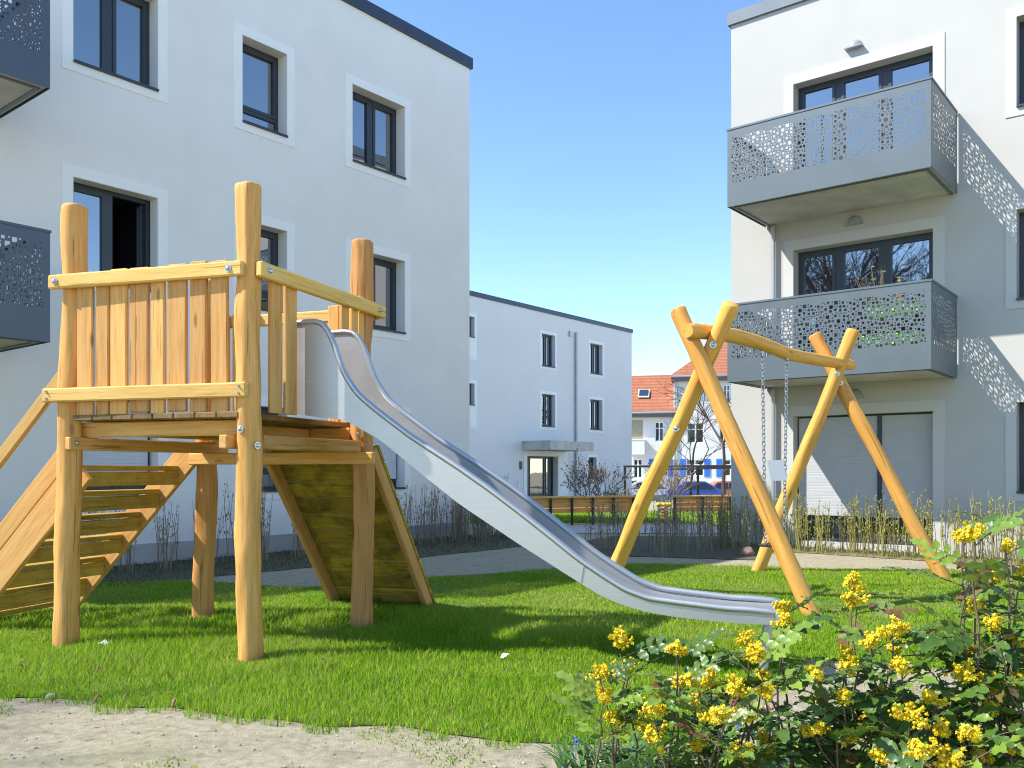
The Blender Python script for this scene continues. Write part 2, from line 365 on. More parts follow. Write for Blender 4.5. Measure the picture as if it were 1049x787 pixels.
def window(F,bld,a0,a1,z0,z1,splits=(),transom=None,rec=.22,band=.145,sill=True,shutter=None,open_right=False,name='window',glassm=None,fw=.055,trimm=None):
    trimm=trimm or M['trim']
    g=glassm or M['glass']; mb=MB(); d0,d1=-rec-.07,-rec
    F.box(mb,a0,a0+fw,z0,z1,d0,d1); F.box(mb,a1-fw,a1,z0,z1,d0,d1)
    F.box(mb,a0+fw,a1-fw,z1-fw,z1,d0,d1); F.box(mb,a0+fw,a1-fw,z0,z0+fw,d0,d1)
    xs=[a0]+[a0+(a1-a0)*q for q in splits]+[a1]
    for x in xs[1:-1]: F.box(mb,x-.05,x+.05,z0+fw,z1-fw,d0,d1-.002)
    for i,(x0,x1) in enumerate(zip(xs,xs[1:])):       # sash frames
        if open_right and i==len(xs)-2: continue
        l=x0+(fw if i==0 else .05); r=x1-(fw if i==len(xs)-2 else .05); w=.05
        zb=z0+fw if transom is None else transom+.03
        F.box(mb,l,l+w,zb,z1-fw,d0+.015,d1+.012); F.box(mb,r-w,r,zb,z1-fw,d0+.015,d1+.012)
        F.box(mb,l+w,r-w,z1-fw-w,z1-fw,d0+.015,d1+.012); F.box(mb,l+w,r-w,zb,zb+w,d0+.015,d1+.012)
    if transom is not None: F.box(mb,a0+fw,a1-fw,transom-.03,transom+.03,d0,d1+.002)
    w=mb.build(name,M['anthracite'],bld)
    mb=MB()
    if open_right:
        m=xs[-2]; F.box(mb,a0+fw,m-.05,z0+fw,z1-fw,d0+.03,d0+.045); mb.build('pane',g,w)
        mb=MB(); F.box(mb,a1-fw-.05,a1-fw,z0+.08,z1-.06,d0-.62,d0-.004); mb.build('open_sash',M['anthracite'],w)
        mb=MB(); F.box(mb,a1-fw-.07,a1-fw-.052,z0+.12,z1-.1,d0-.57,d0-.05); mb.build('open_pane',g,w)
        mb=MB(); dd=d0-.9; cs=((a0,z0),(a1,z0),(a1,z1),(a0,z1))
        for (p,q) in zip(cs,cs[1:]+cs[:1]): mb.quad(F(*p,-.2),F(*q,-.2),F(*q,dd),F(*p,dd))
        mb.quad(*[F(*p,dd) for p in cs]); mb.build('painted_dark_room',M['dark_in'],w,recalc=False)
        mb=MB()
        for (x0,x1,y0,y1) in ((a0,a0+.002,z0,z1),(a1-.002,a1,z0,z1),(a0+.002,a1-.002,z1-.002,z1),(a0+.002,a1-.002,z0,z0+.002)): F.box(mb,x0,x1,y0,y1,-.198,.0)
        mb.build('reveal_lining',M['trim'],w)
    else:
        F.box(mb,a0+fw,a1-fw,z0+fw,z1-fw,d0+.03,d0+.045); mb.build('pane',g,w)
    if sill:
        mb=MB(); F.box(mb,a0+.004,a1-.004,z0-.028,z0+.002,d1+.014,.05); mb.build('sill',M['anthracite'],w)
    if band:
        mb=MB(); p=.014
        F.box(mb,a0-band,a0-.001,z0-band,z1+band,-.002,p); F.box(mb,a1+.001,a1+band,z0-band,z1+band,-.002,p)
        F.box(mb,a0-.001,a1+.001,z1+.001,z1+band,-.002,p); F.box(mb,a0-.001,a1+.001,z0-band,z0-.029,-.002,p)
        mb.build('surround',trimm,w)
    if shutter:
        s0,s1,zb,sm=shutter; mb=MB(); n=int((z1-fw-zb)/.05)
        for i in range(n):
            z=z1-fw-.05*(i+1)
            mb.prism([F(s0,z,d1+.040),F(s0,z+.005,d1+.043),F(s0,z+.044,d1+.043),F(s0,z+.0497,d1+.040)],F(s1,0)-F(s0,0))
        mb.build('roller_shutter',sm,w)
    return w

# perforation pattern: a periodic tile of square holes in 2 cm cells
TN=26
def _tile():
    r=random.Random(5); free=np.ones((TN,TN),bool); hole=np.zeros((TN,TN),bool)
    for size,count in((3,5),(2,32),(1,95)):
        for _ in range(4000):
            if count==0: break
            x,y=r.randrange(TN),r.randrange(TN)
            idx=[((x+i)%TN,(y+j)%TN) for i in range(size) for j in range(size)]
            if all(free[i] for i in idx):
                count-=1
                for i in idx: hole[i]=True
                for i in range(-1,size+1):
                    for j in range(-1,size+1): free[(x+i)%TN,(y+j)%TN]=False
    return hole
HOLE=_tile()
def perforated(name,origin,dirv,length,z0,z1,mat,parent,ph=0):
    cell=.018; bot=z0+(z1-z0)*.30; mb=MB(); up=Vector((0,0,1)); o=Vector(origin)
    P=lambda a,z:o+dirv*a+up*z
    mar=.07; nx=int((length-2*mar)/cell); nz=int((z1-.12-bot)/cell); cw=(length-2*mar)/nx; chh=(z1-.12-bot)/nz
    vid={}; vs=[]; fs=[]
    def vx(i,j):
        if (i,j) not in vid:
            a=0 if i<0 else length if i>nx else mar+i*cw
            z=z0 if j<0 else z1 if j>nz else bot+j*chh
            vid[(i,j)]=len(vs); vs.append(P(a,z))
        return vid[(i,j)]
    for i in range(-1,nx+1):
        for j in range(-1,nz+1):
            if 0<=i<nx and 0<=j<nz and HOLE[(i+ph)%TN,j%TN]: continue
            fs.append((vx(i,j),vx(i+1,j),vx(i+1,j+1),vx(i,j+1)))
    mb._add(vs,fs,vs,.5)
    ob=mb.build(name,mat,parent,recalc=False)
    m=ob.modifiers.new('sheet','SOLIDIFY'); m.thickness=.005; m.offset=0
    return ob
def balcony(F,bld,a0,a1,z0,z1,depth,mat,ends=(True,True),ph=0):
    mb=MB(); F.box(mb,a0+.02,a1-.02,z0+.02,z0+.2,.002,depth-.02)
    sl=mb.build('balcony',M['concrete'],bld)
    mb=MB(); F.box(mb,a0+.06,a0+.10,z0-.0,z0+.019,.002,depth-.1); F.box(mb,a1-.10,a1-.06,z0-.0,z0+.019,.002,depth-.1); F.box(mb,a0+.10,a1-.10,z0,z0+.019,depth-.14,depth-.1)
    mb.build('drip_edge',M['coping_pale'],sl)
    perforated('perforated_panel',F(a0,0,depth),F.d,a1-a0,z0,z1,mat,sl,ph)
    if ends[0]: perforated('perforated_panel',F(a0,0,.02),F.n,depth-.024,z0,z1,mat,sl,ph+7)
    if ends[1]: perforated('perforated_panel',F(a1,0,.02),F.n,depth-.024,z0,z1,mat,sl,ph+13)
    mb=MB()
    F.box(mb,a0-.012,a1+.012,z1+.001,z1+.03,depth-.03,depth+.012); F.box(mb,a0-.012,a0+.03,z1+.001,z1+.03,.02,depth-.031); F.box(mb,a1-.03,a1+.012,z1+.001,z1+.03,.02,depth-.031)
    for a in (a0+.03,(a0+a1)/2,a1-.03):
        F.box(mb,a-.015,a+.015,z0+.21,z1,depth-.045,depth-.008)
    mb.build('top_rail',mat,sl)
    return sl
def halfdome_lamp(F,bld,a,z):
    mb=MB(); n=10
    c=F(a,z,.004)
    rings=[]
    for j in range(6):
        b=j/5*math.pi/2
        rings.append([c+F.d*(.13*math.cos(t)*math.cos(b))+Vector((0,0,.13*math.sin(t)*math.cos(b)))+F.n*(.10*math.sin(b)) for t in [math.pi*k/n for k in range(n+1)]])
    vs=[p for r in rings for p in r]; fs=[]
    for j in range(5):
        for k in range(n): i=j*(n+1)+k; fs.append((i,i+1,i+n+2,i+n+1))
    mb._add(vs,fs,vs); F.box(mb,a-.14,a+.14,z-.02,z-.001,0.003,.11)
    return mb.build('wall_lamp',M['lampglass'],bld,recalc=True,auto=50)

# ------------------------------------------------------------------ left building
ROWS=[(.99,2.30),(3.82,5.13),(6.65,7.96)]
LB=thing('apartment_building','grey-white three storey apartment block in shade, behind the wooden slide tower','building',FL(0,0))
LS0,LS1=-5.7,FL.s(481)
c1=(FL.s(63.1)+.145,FL.s(171.3)-.145); c2=(FL.s(239.8)+.14,FL.s(301)-.14); c3=(FL.s(354)+.145,FL.s(420.3)-.145)
ops=[(a,b,z0,z1) for (a,b) in(c1,c2,c3) for (z0,z1) in ROWS]; ops[1]=(*ops[1],'open')
wall_mesh(FL,LS0,LS1,-.1,9.30,ops,11).build('wall',M['plaster_l'],LB)
coping(FL,LS0,LS1,9.301,9.51,11,LB,M['coping'])
for (z0,z1) in ROWS:
    k=ROWS.index((z0,z1))
    window(FL,LB,*c1,z0,z1,(.5,),open_right=(k==1),shutter=(c1[0]+.05,c1[1]-.05,z0+.1,M['shutter_white']) if k==0 else None)
    window(FL,LB,*c2,z0,z1,(),transom=z0+.27)
    w=window(FL,LB,*c3,z0,z1,(.5,),shutter=(c3[0]+.05,c3[1]-.05,z0+.12,M['shutter_white']) if k==0 else (c3[0]+.055,(c3[0]+c3[1])/2-.052,z0+.06,M['shutter_white']) if k==1 else None)
a1=FL.s(0)-.08
for (z0,z1) in((2.72,3.93),(5.53,6.74)): balcony(FL,LB,-5.62,-3.38,z0,z1,1.55,M['panel_shaded'],(False,True),3)
mb=MB(); FL.box(mb,LS0,LS1,-.05,.28,.001,.012); mb.build('plinth',M['pipe'],LB)

# ------------------------------------------------------------------ right building
RB=thing('apartment_building','sunlit white apartment block with two perforated balconies behind the swing','building',FR(0,0))
T0=FR.s(749); d0,d1=0.0,FR.s(955.7); wx0=FR.s(1041.5); 
DO=[(.10,2.22),(2.93,5.05),(5.76,7.88)]
ops=[(d0,d1,z0,z1) for z0,z1 in DO]+[(wx0,wx0+1.25,z0,z1) for z0,z1 in ROWS]
wall_mesh(FR,T0,9.5,-.1,9.24,ops,11).build('wall',M['plaster'],RB)
coping(FR,T0,9.5,9.241,9.46,11,RB,M['coping_pale'])
for i,(z0,z1) in enumerate(DO):
    w=window(FR,RB,d0,d1,z0,z1,(.31,.65) if i else (.62,),band=.17,sill=False,name='balcony_door',trimm=M['trim_right'],transom=None if i else z0+.36)
    if i==0:
        m=d0+(d1-d0)*.62
        for (q0,q1) in((d0+.03,m-.035),(m+.035,d1-.03)):
            mb=MB(); F=FR; n=int((z1-.03-(z0+.42))/.055)
            for k in range(n):
                z=z1-.03-.055*(k+1)
                mb.prism([F(q0,z,-.1655),F(q0,z+.005,-.163),F(q0,z+.049,-.163),F(q0,z+.0548,-.1655)],F(q1,0)-F(q0,0))
            mb.build('roller_shutter',M['shutter'],w)
        mb=MB(); FR.box(mb,m-.034,m+.034,z0,z1,-.20,-.14); mb.build('shutter_guide',M['anthracite'],w)
for z0,z1 in ROWS: window(FR,RB,wx0,wx0+1.25,z0,z1,(.5,),trimm=M['trim_right'])
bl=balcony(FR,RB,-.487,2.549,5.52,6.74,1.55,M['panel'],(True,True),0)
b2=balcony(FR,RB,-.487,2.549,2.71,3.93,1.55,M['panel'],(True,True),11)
for z in (8.2,5.33,2.50): halfdome_lamp(FR,RB,1.02,z)
mb=MB(); tp=FR.s(794)
for (z0,z1) in((3.93-1.0,5.52),(.05,2.71)): mb.tube([FR(tp,z0,.07),FR(tp,z1,.07)],.035,10)
mb.build('downpipe',M['pipe'],RB,auto=50)
# crates kept on the lower balcony
cr=thing('balcony_crate','lime green crate behind the perforated front of the lower balcony','crate',FR(2.1,2.91,1.25),None)
mb=MB(); FR.box(mb,1.55,2.35,3.12,3.27,1.1,1.45); FR.box(mb,1.65,2.35,3.56,3.72,1.1,1.45)
mb.build('shelf_box',M['bright_green'],cr)
mb=MB()
for a in(1.57,2.33):
    for d in(1.12,1.43): FR.box(mb,a-.015,a+.015,2.915,3.62,d-.015,d+.015)
mb.build('rack',M['anthracite'],cr)

pp_=thing('potted_plant','small leafy potted plant standing behind the right end of the lower balcony front','potted plant',FR(1.75,2.91,.9))
mb=MB(); c=FR(1.75,2.91,.9); mb.tube([c,c+Vector((0,0,.30))],[.11,.15],14); mb.build('pot',M['stone'],pp_,auto=50)
mb=MB(); lf=MB()
for i in range(16):
    a=random.uniform(0,6.28); d=Vector((math.cos(a)*random.uniform(.1,.5),math.sin(a)*random.uniform(.1,.5),1)); q=[c+Vector((0,0,.3))+d*(k/5*random.uniform(.9,1.25)) for k in range(6)]; mb.tube(q,.006,4,False)
    for k in range(9):
        o=q[random.randrange(1,6)]; e=Vector((random.gauss(0,1),random.gauss(0,1),random.gauss(0,.6))).normalized(); s=e.orthogonal().normalized(); L=random.uniform(.07,.12)
        lf._add([o,o+e*L*.5+s*L*.28,o+e*L,o+e*L*.5-s*L*.28],[(0,1,2,3)],[o]*4,random.random())
mb.build('branches',M['stem'],pp_,recalc=False); lf.build('foliage',M['plant_leaf'],pp_,recalc=False)
# ------------------------------------------------------------------ middle building
MBd=thing('apartment_building','pale three storey block with a concrete entrance canopy, far behind the slide','building',FM(0,0))
S1=FM.s(647.2)
def mwin(px0,px1): return FM.s(px0),FM.s(px1)
MR=[(3.35,4.85),(6.15,7.65)]
mo=[]; cols=[mwin(555,568.5),mwin(604.5,617)]
sm=mwin(474,486)
door=mwin(539.5,571)
for (a,b) in cols:
    for r in MR: mo.append((a,b,*r))
for r in((4.05,4.95),(6.9,7.75)): mo.append((sm[0],sm[1],r[0],r[1]))
mo.append((door[0],door[1],.05,1.95)); 
gw=(FM.s(603),FM.s(611),.9,1.95)
mo.append(gw)
wall_mesh(FM,-14,S1,-1.2,8.62,mo,11).build('wall',M['plaster_m'],MBd)
coping(FM,-14,S1,8.621,8.82,11,MBd,M['coping'])
for (a,b) in cols:
    for r in MR: window(FM,MBd,a,b,*r,(.5,),rec=.2)
for r in((4.05,4.95),(6.9,7.75)):
    window(FM,MBd,sm[0],sm[1],r[0],r[1],(),rec=.2)
    mb=MB(); FM.box(mb,sm[0]-.14,sm[1]+.145,r[0]-.95,r[0]-.15,-.002,.012); mb.build('wall_panel',M['trim'],MBd)
window(FM,MBd,*door,.05,1.95,(.2,.72),rec=.25,band=.0,sill=False,name='entrance_door')
window(FM,MBd,*gw,(.5,),rec=.2)
mb=MB(); FM.box(mb,door[0]-.25,door[0]-.01,.0,2.2,.002,.05); FM.box(mb,door[1]+.01,door[1]+.8,.0,2.2,.002,.05); FM.box(mb,door[0]-.01,door[1]+.01,1.96,2.2,.002,.05); mb.build('door_surround',M['trim'],MBd)
mb=MB(); FM.box(mb,FM.s(536)-.1,FM.s(536)+3.3,2.21,2.62,.003,1.6); mb.build('canopy',M['concrete'],MBd)
mb=MB(); pp=FM.s(589); mb.tube([FM(pp,.0,.08),FM(pp,8.0,.08)],.06,8); mb.build('downpipe',M['pipe'],MBd,auto=50)
mb=MB(); FM.box(mb,FM.s(582.5),FM.s(584.5),7.75,8.0,.003,.1); mb.build('vent_cover',M['pipe'],MBd)
mb=MB(); FM.box(mb,FM.s(532),FM.s(534),1.35,1.7,.003,.06); mb.build('house_number_plate',M['anthracite'],MBd)

# ------------------------------------------------------------------ old houses at the far end
def house(label,px0,px1,Y,eave,ridge,rows,depth=9,overh=.5,hip=0):
    ha=R(11.5); F=Facade(at(px0,Y)[:2],Vector((math.cos(ha),-math.sin(ha),0)),Vector((-math.sin(ha),-math.cos(ha),0))); Wd=F.s(px1)
    h=thing('house',label,'house',F(Wd/2,0))
    ops=[]
    for (q0,q1,z0,z1,sh) in rows: ops.append((F.s(q0),F.s(q1),z0,z1))
    wall_mesh(F,0,Wd,-1.2,eave,ops,depth,rec=.2).build('wall',M['housewall'],h)
    mb=MB(); ym=-depth/2
    for s in(0,1):
        o0=overh if s==0 else -depth-overh
        mb.hexa([F(-.2,eave-.15,o0),F(Wd+.2,eave-.15,o0),F(-.2+hip,ridge-.12,ym),F(Wd+.2,ridge-.12,ym),F(-.2,eave+.05,o0),F(Wd+.2,eave+.05,o0),F(-.2+hip,ridge+.1,ym),F(Wd+.2,ridge+.1,ym)])
    if hip: mb.hexa([F(-.2,eave-.15,overh),F(-.2,eave+.05,overh),F(-.2+hip,ridge-.12,ym),F(-.2+hip,ridge+.1,ym),F(-.2,eave-.15,-depth-overh),F(-.2,eave+.05,-depth-overh),F(-.19+hip,ridge-.12,ym-.01),F(-.19+hip,ridge+.1,ym-.01)])
    rf=mb.build('roof',M['tiles'],h)
    mb=MB()
    if not hip: mb.poly([F(.001,eave,-.01),F(.001,eave,-depth+.01),F(.001,ridge-.12,ym)]); mb.build('gable',M['housewall'],h) if not hip else None
    mb=MB(); F.box(mb,-.2,Wd+.2,eave-.42,eave-.16,.002,overh-.02); mb.build('eaves_board',plainbrown,h)
    mb=MB(); mb.tube([F(-.2,eave-.08,overh+.06),F(Wd+.2,eave-.08,overh+.06)],.08,8); mb.build('gutter',M['pipe'],h)
    for (q0,q1,z0,z1,sh) in rows:
        a,b=F.s(q0),F.s(q1)
        mb=MB(); fw=.07
        for bx in((a,a+fw,z0,z1),(b-fw,b,z0,z1),(a+fw,b-fw,z1-fw,z1),(a+fw,b-fw,z0,z0+fw),((a+b)/2-.05,(a+b)/2+.05,z0+fw,z1-fw),(a+fw,b-fw,z0+(z1-z0)*.66,z0+(z1-z0)*.66+.06)):
            F.box(mb,*bx,-.16,-.10 if bx[3]-bx[2]>.2 else -.098)
        w=mb.build('window',M['trim'],h)
        mb=MB(); F.box(mb,a+fw,b-fw,z0+fw,z1-fw,-.14,-.13); mb.build('pane',M['glass_far'],w)
        if sh:
            ww=(b-a)*.34
            for (s0,s1) in ((a-ww-.03,a-.03),(b+.03,b+ww+.03)):
                mb=MB(); F.box(mb,s0,s1,z0-.05,z1+.05,.003,.05); 
                for k in range(8): F.box(mb,s0+.06,s1-.06,z0+k*(z1-z0)/8+.02,z0+(k+.6)*(z1-z0)/8,.05,.065)
                mb.build('shutter',M['blue_paint'],w)
    return h,F,Wd,rf
plainbrown=plain('brown_eaves',(.16,.13,.11),.8)
h1,F1,W1,rf=house('white house with low red roof and skylight beyond the courtyard',622,690,71,5.95,9.25,
    [(671,680,3.6,5.15,False),(649,658,.7,2.2,False),(670,684,.85,2.15,True)])
a=F1.s(658)
mb=MB(); zz=(7.35-5.95)/(9.25-5.95); 
sk=[F1(a-.45,7.05,.5-5*(7.05-5.95)/3.3),F1(a+.45,7.05,.5-5*(7.05-5.95)/3.3),F1(a+.45,7.75,.5-5*(7.75-5.95)/3.3),F1(a-.45,7.75,.5-5*(7.75-5.95)/3.3)]
mb.prism([p+Vector((0,-.09,.13)) for p in sk],Vector((0,-.05,.07))); mb.build('skylight',M['white'],rf)
mb=MB(); mb.prism([p*.82+ (sum(sk,Vector())/4)*.18+Vector((0,-.15,.22)) for p in sk],Vector((0,-.01,.015))); mb.build('skylight_pane',M['glass'],rf)
mb=MB(); q=[F1.s(646),F1.s(661)]
F1.box(mb,q[0],q[1],2.55,3.7,.003,1.1); bal=mb.build('balcony',M['housewall'],h1)
mb=MB(); F1.box(mb,q[0]-.02,q[1]+.02,3.701,3.76,.0,1.14); mb.build('balcony_coping',M['trim'],bal)
mb=MB(); F1.box(mb,q[0],q[1]-.2,3.78,5.3,.003,.03); mb.build('loggia_shade_panel',plain('shaded_loggia',(.36,.32,.2),.9),h1)  # flat panel on the wall, the loggia's shade is its colour
h2,F2,W2,rf2=house('taller white house with blue ground floor shutters and bare trees in front',690,850,69.9,8.75,12.2,
    [(704,721,3.45,5.05,False),(703,721,.85,2.15,True),(740,757,.85,2.15,True),(703,711,6.7,7.9,False),(741,748,6.55,8.0,False),(737,746,3.45,5.0,False),(727,732,6.7,7.9,False)],hip=4.2)
mb=MB(); mb.tube([F2(.12,-1,.12),F2(.12,8.6,.12)],.07,8); mb.build('downpipe',M['pipe'],h2)
mb=MB(); F2.box(mb,6.2,7.0,11.6,13.2,-4.3,-3.5); mb.build('chimney',M['stone'],rf2)
# ------------------------------------------------------------------ playground tower
PA,PB,PC,PD=gnd(67,662),gnd(256,676),gnd(371,642),gnd(208,632)
E1=((PB-PA)+(PC-PD)).normalized(); E2=Vector((-E1.y,E1.x,0))
OC=(PA+PB+PC+PD)/4
TW=thing('playground_tower','wooden climbing tower on four round posts with a long steel slide','playground tower',(OC.x,OC.y,0))
def log(mbx,p0,p1,r0,r1,seg=28,nz=.17,bend=.03,step=.06,facet=.13,round_=True):
    p0,p1=Vector(p0),Vector(p1); L=(p1-p0).length; n=max(6,int(L/step)); a=(p1-p0)/L
    b=a.orthogonal().normalized(); c=a.cross(b); o=Vector((random.random()*50,0,0))
    pts=[];rad=[]
    for i in range(n+1):
        t=i/n; w=math.sin(math.pi*t)**.5 if bend else 0
        pts.append(p0+a*(L*t)+(b*noise.noise(o+Vector((t*L*.9,0,0)))+c*noise.noise(o+Vector((t*L*.9,7,0))))*bend*2*w)
        rad.append(r0+(r1-r0)*t)
    if round_:
        e=pts[-1]; pts[-1]=e-a*.022; pts+= [e-a*.008,e]; rad[-1]=r1; rad+=[r1*.96,r1*.84]
        s=pts[0]; pts[0]=s+a*.022; pts=[s,s+a*.008]+pts; rad=[r0*.84,r0*.96]+rad
    mbx.tube(pts,rad,seg,True,nz,2.6,facet=facet)
def bolt(p,d,parent,r=.016):
    p=Vector(p);d=Vector(d).normalized(); m=MB(); m.tube([p,p+d*.004],r*1.5,12); m.tube([p+d*.004,p+d*.012,p+d*.018],[r,r*.9,r*.45],10); m.build('bolt',M['steel'],parent,auto=40)
tops=[at(77,6.5,py=211),at(254.5,6.06,py=189),at(371,7.35,py=246.5),Vector((PD.x+.05,PD.y,2.98))]
for p,t,r in zip((PA,PB,PC,PD),tops,((.083,.088),(.086,.082),(.090,.088),(.09,.088))):
    mb=MB(); q=Vector(p); q.z=-.25; log(mb,q,t,*r,bend=.022); mb.build('post',M['log'],TW,auto=60)
def hz(p,z): q=Vector(p); q.z=z; return q
def along(p,q,k): return p+(q-p)*k
# front side (between the two near posts)
fo=-E2
zA=lambda z:z
r0=hz(PA,2.665)+fo*.125-E1*.02; r1=hz(PB,2.665)+fo*.105+E1*.02
mb=MB(); mb.beam(r0,r1,.05,.10,ch=.010); mb.build('guard_rail',M['rail'],TW)
q0=hz(PA,1.845)+fo*.125-E1*.075; q1=hz(PB,1.845)+fo*.105+E1*.05
mb=MB(); mb.beam(q0,q1,.05,.10,ch=.010); mb.build('guard_rail',M['rail'],TW)
for p in(r0+E1*.07,r1-E1*.10): bolt(p+fo*.026,fo,TW,.017)
for p in(q0+E1*.05,q1-E1*.05):
    for dz in(-.025,.025): bolt(p+fo*.0255+Vector((0,0,dz)),fo,TW,.006)
abn=(PB-PA).length; e=(PB-PA).normalized()
px=[(262,315),(325,367),(373,428),(437,500),(510,555),(565,628),(640,695),(712,768)]
for i,(a,b) in enumerate(px):
    a=a/3.28;b=b/3.28
    def onAB(p):
        r=(p-CXP)/F_PX; o=PA+fo*.07; return (r*o.y-o.x)/(e.x-r*e.y)
    s0,s1=onAB(a),onAB(b); m=(s0+s1)/2; base=PA+e*m+fo*.07
    mb=MB(); lean=random.uniform(-.006,.006)
    mb.beam(hz(base,1.70+random.uniform(-.015,.015)),hz(base+e*lean,2.735+random.uniform(-.012,.016)),s1-s0,.032,up=fo,ch=.007); mb.build('picket',M['board'],TW)
# slide side
BC=(PC-PB); bcl=BC.length; eb=BC.normalized(); so=Vector((eb.y,-eb.x,0))
r0=hz(PB,2.665)+so*.115-eb*.05; r1=hz(PC,2.63)+so*.115+eb*.15
mb=MB(); mb.beam(r0,r1,.055,.105,ch=.010); mb.build('guard_rail',M['rail'],TW)
bolt(r0+so*.028+eb*.09,so,TW,.02); bolt(r1+so*.028-eb*.10,so,TW,.016)
for a,b in((.12,.25),(.29,.42),(1.00,1.10),(1.14,1.23),(1.25,1.32)):
    base=PB+eb*((a+b)/2)*bcl/1.42+so*.07
    mb=MB(); mb.beam(hz(base,1.70),hz(base,2.70+random.uniform(-.01,.02)),b-a,.032,up=so,ch=.007); mb.build('picket',M['board'],TW)
# far side rail with boards
CD=(PC-PD); ed=CD.normalized(); ro=Vector((-ed.y,ed.x,0))
mb=MB(); mb.beam(hz(PD,2.62)+ro*.11-ed*.1,hz(PC,2.62)+ro*.11+ed*.1,.05,.10,ch=.01); mb.build('guard_rail',M['rail'],TW)
for a in(.17,.32,.47):
    base=PD+ed*a+ro*.07
    mb=MB(); mb.beam(hz(base,1.70),hz(base,2.68),.115,.032,up=ro,ch=.007); mb.build('picket',M['board'],TW)
for a in(1.27,1.40):
    base=PD+ed*a+ro*.07
    mb=MB(); mb.beam(hz(base,1.70),hz(base,2.70),.105,.032,up=ro,ch=.007); mb.build('picket',M['board'],TW)
# deck boards run away from the front side
T=lambda a,b,z:OC+E1*a+E2*b+Vector((0,0,z))
n=8
for i in range(n):
    a0=-.70+i*1.40/n; a1=a0+1.40/n-.006
    mb=MB(); mb.beam(T((a0+a1)/2,-.80,1.68),T((a0+a1)/2,.80,1.68),a1-a0,.042,ch=.006); mb.build('deck_board',M['grey_board'],TW)
# beams under the deck
def beam(p,q,w,h,mat='board'):
    m=MB(); m.beam(p,q,w,h,ch=.008); return m.build('beam',M[mat],TW)
beam(hz(PA,1.60)+fo*-.08+E1*.09,hz(PB,1.60)+fo*-.08-E1*.09,.06,.11)
beam(hz(PD,1.60)-fo*-.02+E1*.09,hz(PC,1.60)+fo*.02-E1*.09,.06,.11)
ad=(PD-PA).normalized(); ai=Vector((ad.y,-ad.x,0))
beam(hz(PA,1.495)+ai*.125-ad*.09,hz(PD,1.495)+ai*.125+ad*.16,.055,.095)
beam(hz(PB,1.495)-so*.125-eb*.13,hz(PC,1.495)-so*.125+eb*.1,.07,.095)
beam(hz(PB,1.495)+so*.02+eb*.09,hz(PC,1.495)+so*.02-eb*.09,.06,.10)
beam(hz(PD,1.40)-ro*.11-ed*.05,hz(PC,1.40)-ro*.12+ed*.17,.055,.10)
for k in(.3,.7): beam(hz(along(PA,PB,k),1.60)+E2*.12,hz(along(PD,PC,k),1.60)-E2*.08,.05,.10)
dc=(fo+E1*.55).normalized(); bolt(hz(PA,1.55)+(tops[0]-hz(PA,0))*.477*Vector((1,1,0)).x*0+Vector((.045,0,0))+dc*.09,dc,TW,.014); bolt(hz(PB,1.58)+fo*.094-E1*.01,fo,TW,.017); bolt(hz(PB,1.47)+so*.085+fo*.03,so+fo*.3,TW,.016)
bolt(hz(PC,1.60)+fo*.094+E1*.01,fo,TW,.014); bolt(hz(PC,1.42)+fo*.094+E1*.03,fo,TW,.015)
bolt(hz(PA,1.50)+ai*.125-ad*.09+ad*.06+fo*.001+ai*.028,ai,TW,.014)
# stair on the left
sd=-E1
nl=PA+E2*.19-E1*.0; fl_=PA+E2*1.31
slope=1.02; kx=1.62
def sline(b,k,z): 
    p=b+sd*k; return Vector((p.x,p.y,z-slope*k))
perp=math.cos(math.atan(slope))
for b,nm in((nl,0),(fl_,1)):
    mb=MB(); mb.beam(sline(b,.02-.10*nm,1.33+.04*nm),sline(b,1.40,1.33+.04*nm),.05,.23,ch=.008); mb.build('stringer',M['board'],TW)
    if nm==0:
        mb=MB(); mb.beam(sline(b,.02,1.61),sline(b,1.40,1.61),.042,.15,ch=.008); mb.build('side_board',M['board'],TW)
for i in range(7):
    k=.10+i*.20; z=1.42-slope*(k)
    mb=MB(); mb.beam(hz(nl+sd*k+E2*.026,z),hz(fl_+sd*k-E2*.026,z),.17,.042,ch=.006,up=(0,0,1)); mb.build('tread',M['tread'],TW)
    if i<6:
        mb=MB(); mb.beam(hz(nl+sd*(k-.07)+E2*.026,z-.085),hz(fl_+sd*(k-.07)-E2*.026,z-.085),.022,.115,ch=.004); mb.build('riser',M['tread'],TW)
mb=MB(); mb.beam(sline(PA+E2*.12,.06,2.16),sline(PA+E2*.12,1.5,2.16),.045,.10,ch=.01); mb.build('handrail',M['rail'],TW)
mb=MB(); p=PA+E2*.12+sd*1.42; mb.beam(hz(p,-.1),hz(p,.80),.07,.07,ch=.008); mb.build('handrail_post',M['board'],TW)
# climbing ramp on the far side
tl=PD+ed*.62+ro*.05; tr=PC+ed*.06+ro*.05
o=ro
run=1.22; rz0=1.46
for b in(tl,tr):
    mb=MB(); mb.beam(hz(b,rz0)+o*.0,hz(b+o*run,-.05),.05,.13,ch=.008,up=ro); mb.build('ramp_stringer',M['board'],TW)
dv=(hz(tl+o*run,-.05)-hz(tl,rz0)); dl=dv.length; dn=dv.normalized(); nrm=ed.cross(dn).normalized()
if nrm.z<0: nrm=-nrm
nb=10
for i in range(nb):
    k=(i+.5)*dl/nb
    mb=MB(); c=nrm*.085
    mb.beam(hz(tl,rz0)+dn*k+c-ed*.03,hz(tr,rz0)+dn*k+c+ed*.03,dl/nb-.020,.035,up=nrm,ch=.004); mb.build('ramp_board',M['ramp_board'],TW)
